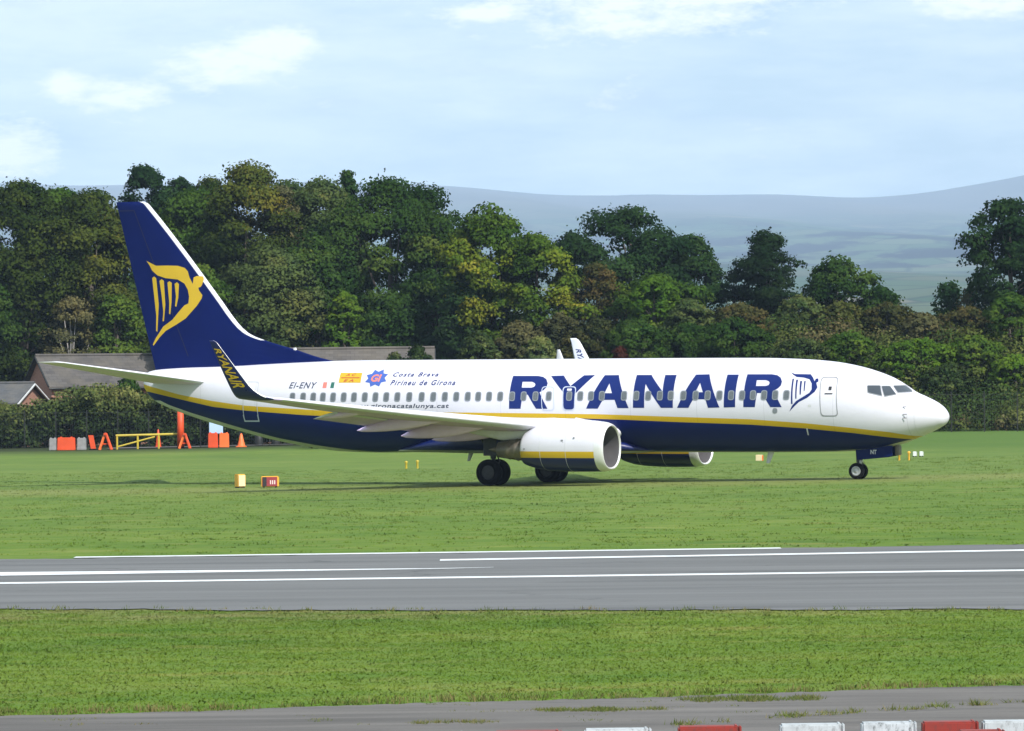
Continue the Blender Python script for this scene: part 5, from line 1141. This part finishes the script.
def cone(x, y, h, mat, label, r0=.2, name='traffic_cone', cat='cone'):
    root = empty(name, (x, y, gz(x, y))); tag(root, label, cat)
    MB().lathe([(.05, r0), (h * .5, r0 * .62), (h * .96, r0 * .25), (h, .0)], (0, 0, 0), 'Z', 16).build('cone', mat, root, True); MB().box((0, 0, .03), (r0 * 2.6, r0 * 2.6, .06), bev=.01).build('base', mat, root); 
    return root
cone(-23.95, 316.2, 1.25, M_orange, 'small orange cone rising behind the middle of the yellow rail')
barrier_block(-19.98, 312, .66, .98, M_orange, 'orange barrier block under the pale blue panel, left of the pair', d=.4)
barrier_block(-19.25, 312.2, .66, .95, M_orange2, 'paler orange barrier block, right of the pair under the blue panel', d=.4)
bp_ = empty('blue_panel', (-19.85, 313.2, gz(-19.85, 313.2))); tag(bp_, 'pale blue square panel on two short posts above the orange blocks', 'panel')
MB().box((0, 0, 1.34), (.92, .08, .86), bev=.02).build('board', M_bluepanel, bp_)
for x in (-.35, .35): MB().tube([(x, .05, -.1), (x, .05, 1.6)], .03, 6).build('post', M_post, bp_)
cone(-18.1, 312, .92, M_orange2, 'pale orange cone right of the orange blocks under the rear fuselage', .27)
wl_ = empty('white_lamp_box', (-18.3, 314, gz(-18.3, 314))); tag(wl_, 'small white box on a post just above the pale orange cone', 'light box')
MB().box((0, 0, 1.28), (.4, .25, .36), bev=.06).build('box', M_boxwhite, wl_); MB().tube([(0, 0, -.1), (0, 0, 1.12)], .03, 6).build('post', M_post, wl_)
rs = empty('red_sign', (-21.0, 314, gz(-21, 314))); tag(rs, 'faded red lozenge sign on a thin post right of the tall orange post', 'sign')
M_redboard = paint('faded_red', (.42, .09, .08), .5)
vs = [(-.42, -.03, 2.35), (.05, -.03, 2.05), (.62, -.03, 2.2), (.1, -.03, 2.62), (-.38, -.03, 2.68)]; vs += [(a, .03, c) for a, b, c in vs]
mesh('board', vs, [(0, 1, 2, 3, 4), (9, 8, 7, 6, 5)] + [(i, 5 + i, 5 + (i+1) % 5, (i+1) % 5) for i in range(5)], M_redboard, rs); MB().tube([(.05, .05, -.1), (.05, .05, 2.4)], .03, 6).build('post', M_post, rs)
for k, (x, y, s_) in enumerate(((-17.2, 317, 1.0), (-16.1, 318, .9))):
    o = MB().lathe([(0, .28), (.1, .3), (s_ * .9, .26), (s_, .12), (s_ * 1.02, 0)], (0, 0, 0), 'Z', 14).build('dark_bollard', M_post, None, True); o.location = (x, y, gz(x, y)); tag(o, ['taller dark bollard', 'shorter dark bollard'][k] + ' right of the cones under the rear fuselage', 'bollard')

# taxiway guidance boxes in the grass
def guide_box(x, y, w, d, h, rz, mats, label):
    root = empty('guidance_box', (x, y, gz(x, y)), (0, 0, rz)); tag(root, label, 'airfield sign')
    MB().box((0, 0, h / 2 + .03), (w, d, h), bev=.025).build('housing', mats[0], root)
    MB().box((0, -d / 2 - .012, h / 2 + .03), (w * .9, .02, h * .86), bev=.006).build('face', mats[1], root)
    MB().box((w / 2 + .012, 0, h / 2 + .03), (.02, d * .9, h * .86), bev=.006).build('side_face', mats[2], root)
    for s_ in (-1, 1): MB().box((s_ * w * .35, 0, .02), (.06, d * .9, .08)).build('foot', M_post, root)
    return root
g1 = guide_box(-11.74, 201, .36, .32, .56, R(35), (M_signyel, M_signcream, M_signyel), 'small upright yellow box in the grass, left of the red-faced one')  # sunlight on the right-front face put in as cream; sides stay yellow
M_paledash = paint('sign_lettering', (.75, .6, .6), .5)
g1 = guide_box(-11.74 + 1.28, 201, .74, .28, .46, R(8), (M_signyel, M_signred, M_signyel), 'wide red-faced box with yellow end in the grass under the rear fuselage')
MB().box((-.37 * .62, -.165, .26), (.16, .012, .40)).build('dark_panel', M_black, g1)
for k in range(3): MB().box((.02 + k * .09, -.165, .23), (.045, .012, .17)).build('pale_mark', M_paledash, g1)
MB().box((.34, -.165, .26), (.06, .012, .40)).build('yellow_edge', M_signyel, g1)
g = guide_box(13.1, 249, .36, .2, .34, R(-20), (M_signcream, M_signcream, M_orange2), 'tiny cream marker box beyond the far engine'); g.location.z -= .05
g = guide_box(21.45, 250, .20, .18, .26, 0, (M_boxwhite, M_boxwhite, M_boxwhite), 'left of the two tiny white light boxes below the nose')
g = guide_box(21.80, 250, .20, .18, .26, 0, (M_boxwhite, M_boxwhite, M_boxwhite), 'right of the two tiny white light boxes below the nose')
for k, (x, h) in enumerate(((-5.62, .36), (-5.03, .40))):
    o = MB().lathe([(0, .06), (h * .8, .06), (h, .1), (h + .05, 0)], (0, 0, 0), 'Z', 10).build('marker_post', M_railyellow, None, True); o.location = (x, 246, gz(x, 246)); tag(o, ['left', 'right'][k] + ' of two faint yellow marker posts beyond the rear belly', 'marker')
for k, (x, h) in enumerate(((19.8, .3), (20.3, .42))):
    o = MB().lathe([(0, .05), (h * .8, .05), (h, .1), (h + .05, 0)], (0, 0, 0), 'Z', 10).build('edge_light', M_signyel, None, True); o.location = (x, 240, gz(x, 240)); tag(o, ['shorter', 'taller'][k] + ' yellow edge light seen below the nose gear door', 'light')

# foreground barriers
def grimy(name, c, g1):
    m, T, b, o = new_mat(name); tc = T.add('ShaderNodeTexCoord').outputs['Object']; n = T.noise(tc, 4, 6, .7); s_ = T.noise(T.vmap(tc, (14, 14, 5)), 1.5, 5, .7)
    c_ = T.mix(T.mapr(s_, .50, .66), c, g1); c_ = T.mix(T.mapr(n, .45, .7, 0, .4), c_, g1); T.l.new(c_, b.inputs['Base Color']); b.inputs['Roughness'].default_value = .6; return m
M_redpl = grimy('barrier_red', (.24, .018, .010), (.13, .025, .02)); M_whpl = grimy('barrier_white', (.42, .45, .47), (.24, .25, .26)); M_whgr = grimy('barrier_white_grimy', (.46, .49, .52), (.10, .11, .11))
def fg_barrier(x0, x1, top, y, mat, label):
    w = x1 - x0; root = empty('road_barrier', ((x0 + x1) / 2, y, 0)); tag(root, label, 'barrier')
    MB().box((0, 0, .22 + (top - .44) * .5), (w - .05, .30, top - .04), bev=.02, top=.92).build('body', mat, root) if 0 else None
    h = top - .045
    MB().box((0, 0, h / 2 + .02), (w - .06, .26, h), bev=.018, top=.94).build('body', mat, root)
    MB().box((0, 0, .06), (w - .08, .40, .10), bev=.02).build('foot', mat, root)
    MB().box((w / 2 - .055, 0, h * .5 + .03), (.045, .22, h + .0), bev=.012).box((w / 2 - .01, 0, h * .5 + .03), (.03, .16, h - .02), bev=.01).build('end_lug', mat, root)
    return root
FB = [(-1.06, -.53, .465, 'w', 'low white barrier, leftmost at the bottom edge'), (-.28, .49, .478, 'r', 'leftmost red barrier at the bottom edge'), (.68, 1.44, .492, 'w', 'white barrier between the two left red ones'), (1.68, 2.40, .510, 'r', 'red barrier in the middle of the bottom edge, gaps on both sides'), (2.77, 3.50, .520, 'w', 'white barrier right of the middle red one with a double end lug'), (3.64, 4.27, .530, 'w', 'grimy white barrier butting against the long red one'), (4.29, 4.93, .530, 'r', 'long red barrier between the grimy white one and the last white one'), (4.93, 5.7, .533, 'w', 'last white barrier running out at the right edge')]
for x0, x1, t, c, lab in FB: fg_barrier(x0, x1, t, 50.0, M_redpl if c == 'r' else (M_whgr if 'grimy white barrier b' in lab else M_whpl), lab)
fg_barrier(4.62, 5.14, .485, 49.3, M_redpl, 'short red barrier in front, nearest the lower right corner')

# ------------------------------------------------------------------ haze
hz_ = MB().box((0, 8550, 365), (20000, 18100, 740)); o = hz_.build('haze', [], None); 
hm_ = bpy.data.materials.new('haze'); hm_.use_nodes = True; T = NT(hm_.node_tree); T.n.clear()
pv = T.add('ShaderNodeVolumePrincipled'); pv.inputs['Color'].default_value = (.54, .73, 1.0, 1); pv.inputs['Density'].default_value = HAZE; pv.inputs['Anisotropy'].default_value = -.35
oo = T.add('ShaderNodeOutputMaterial'); T.l.new(pv.outputs[0], oo.inputs['Volume']); o.data.materials.append(hm_); tag(o, kind='stuff')
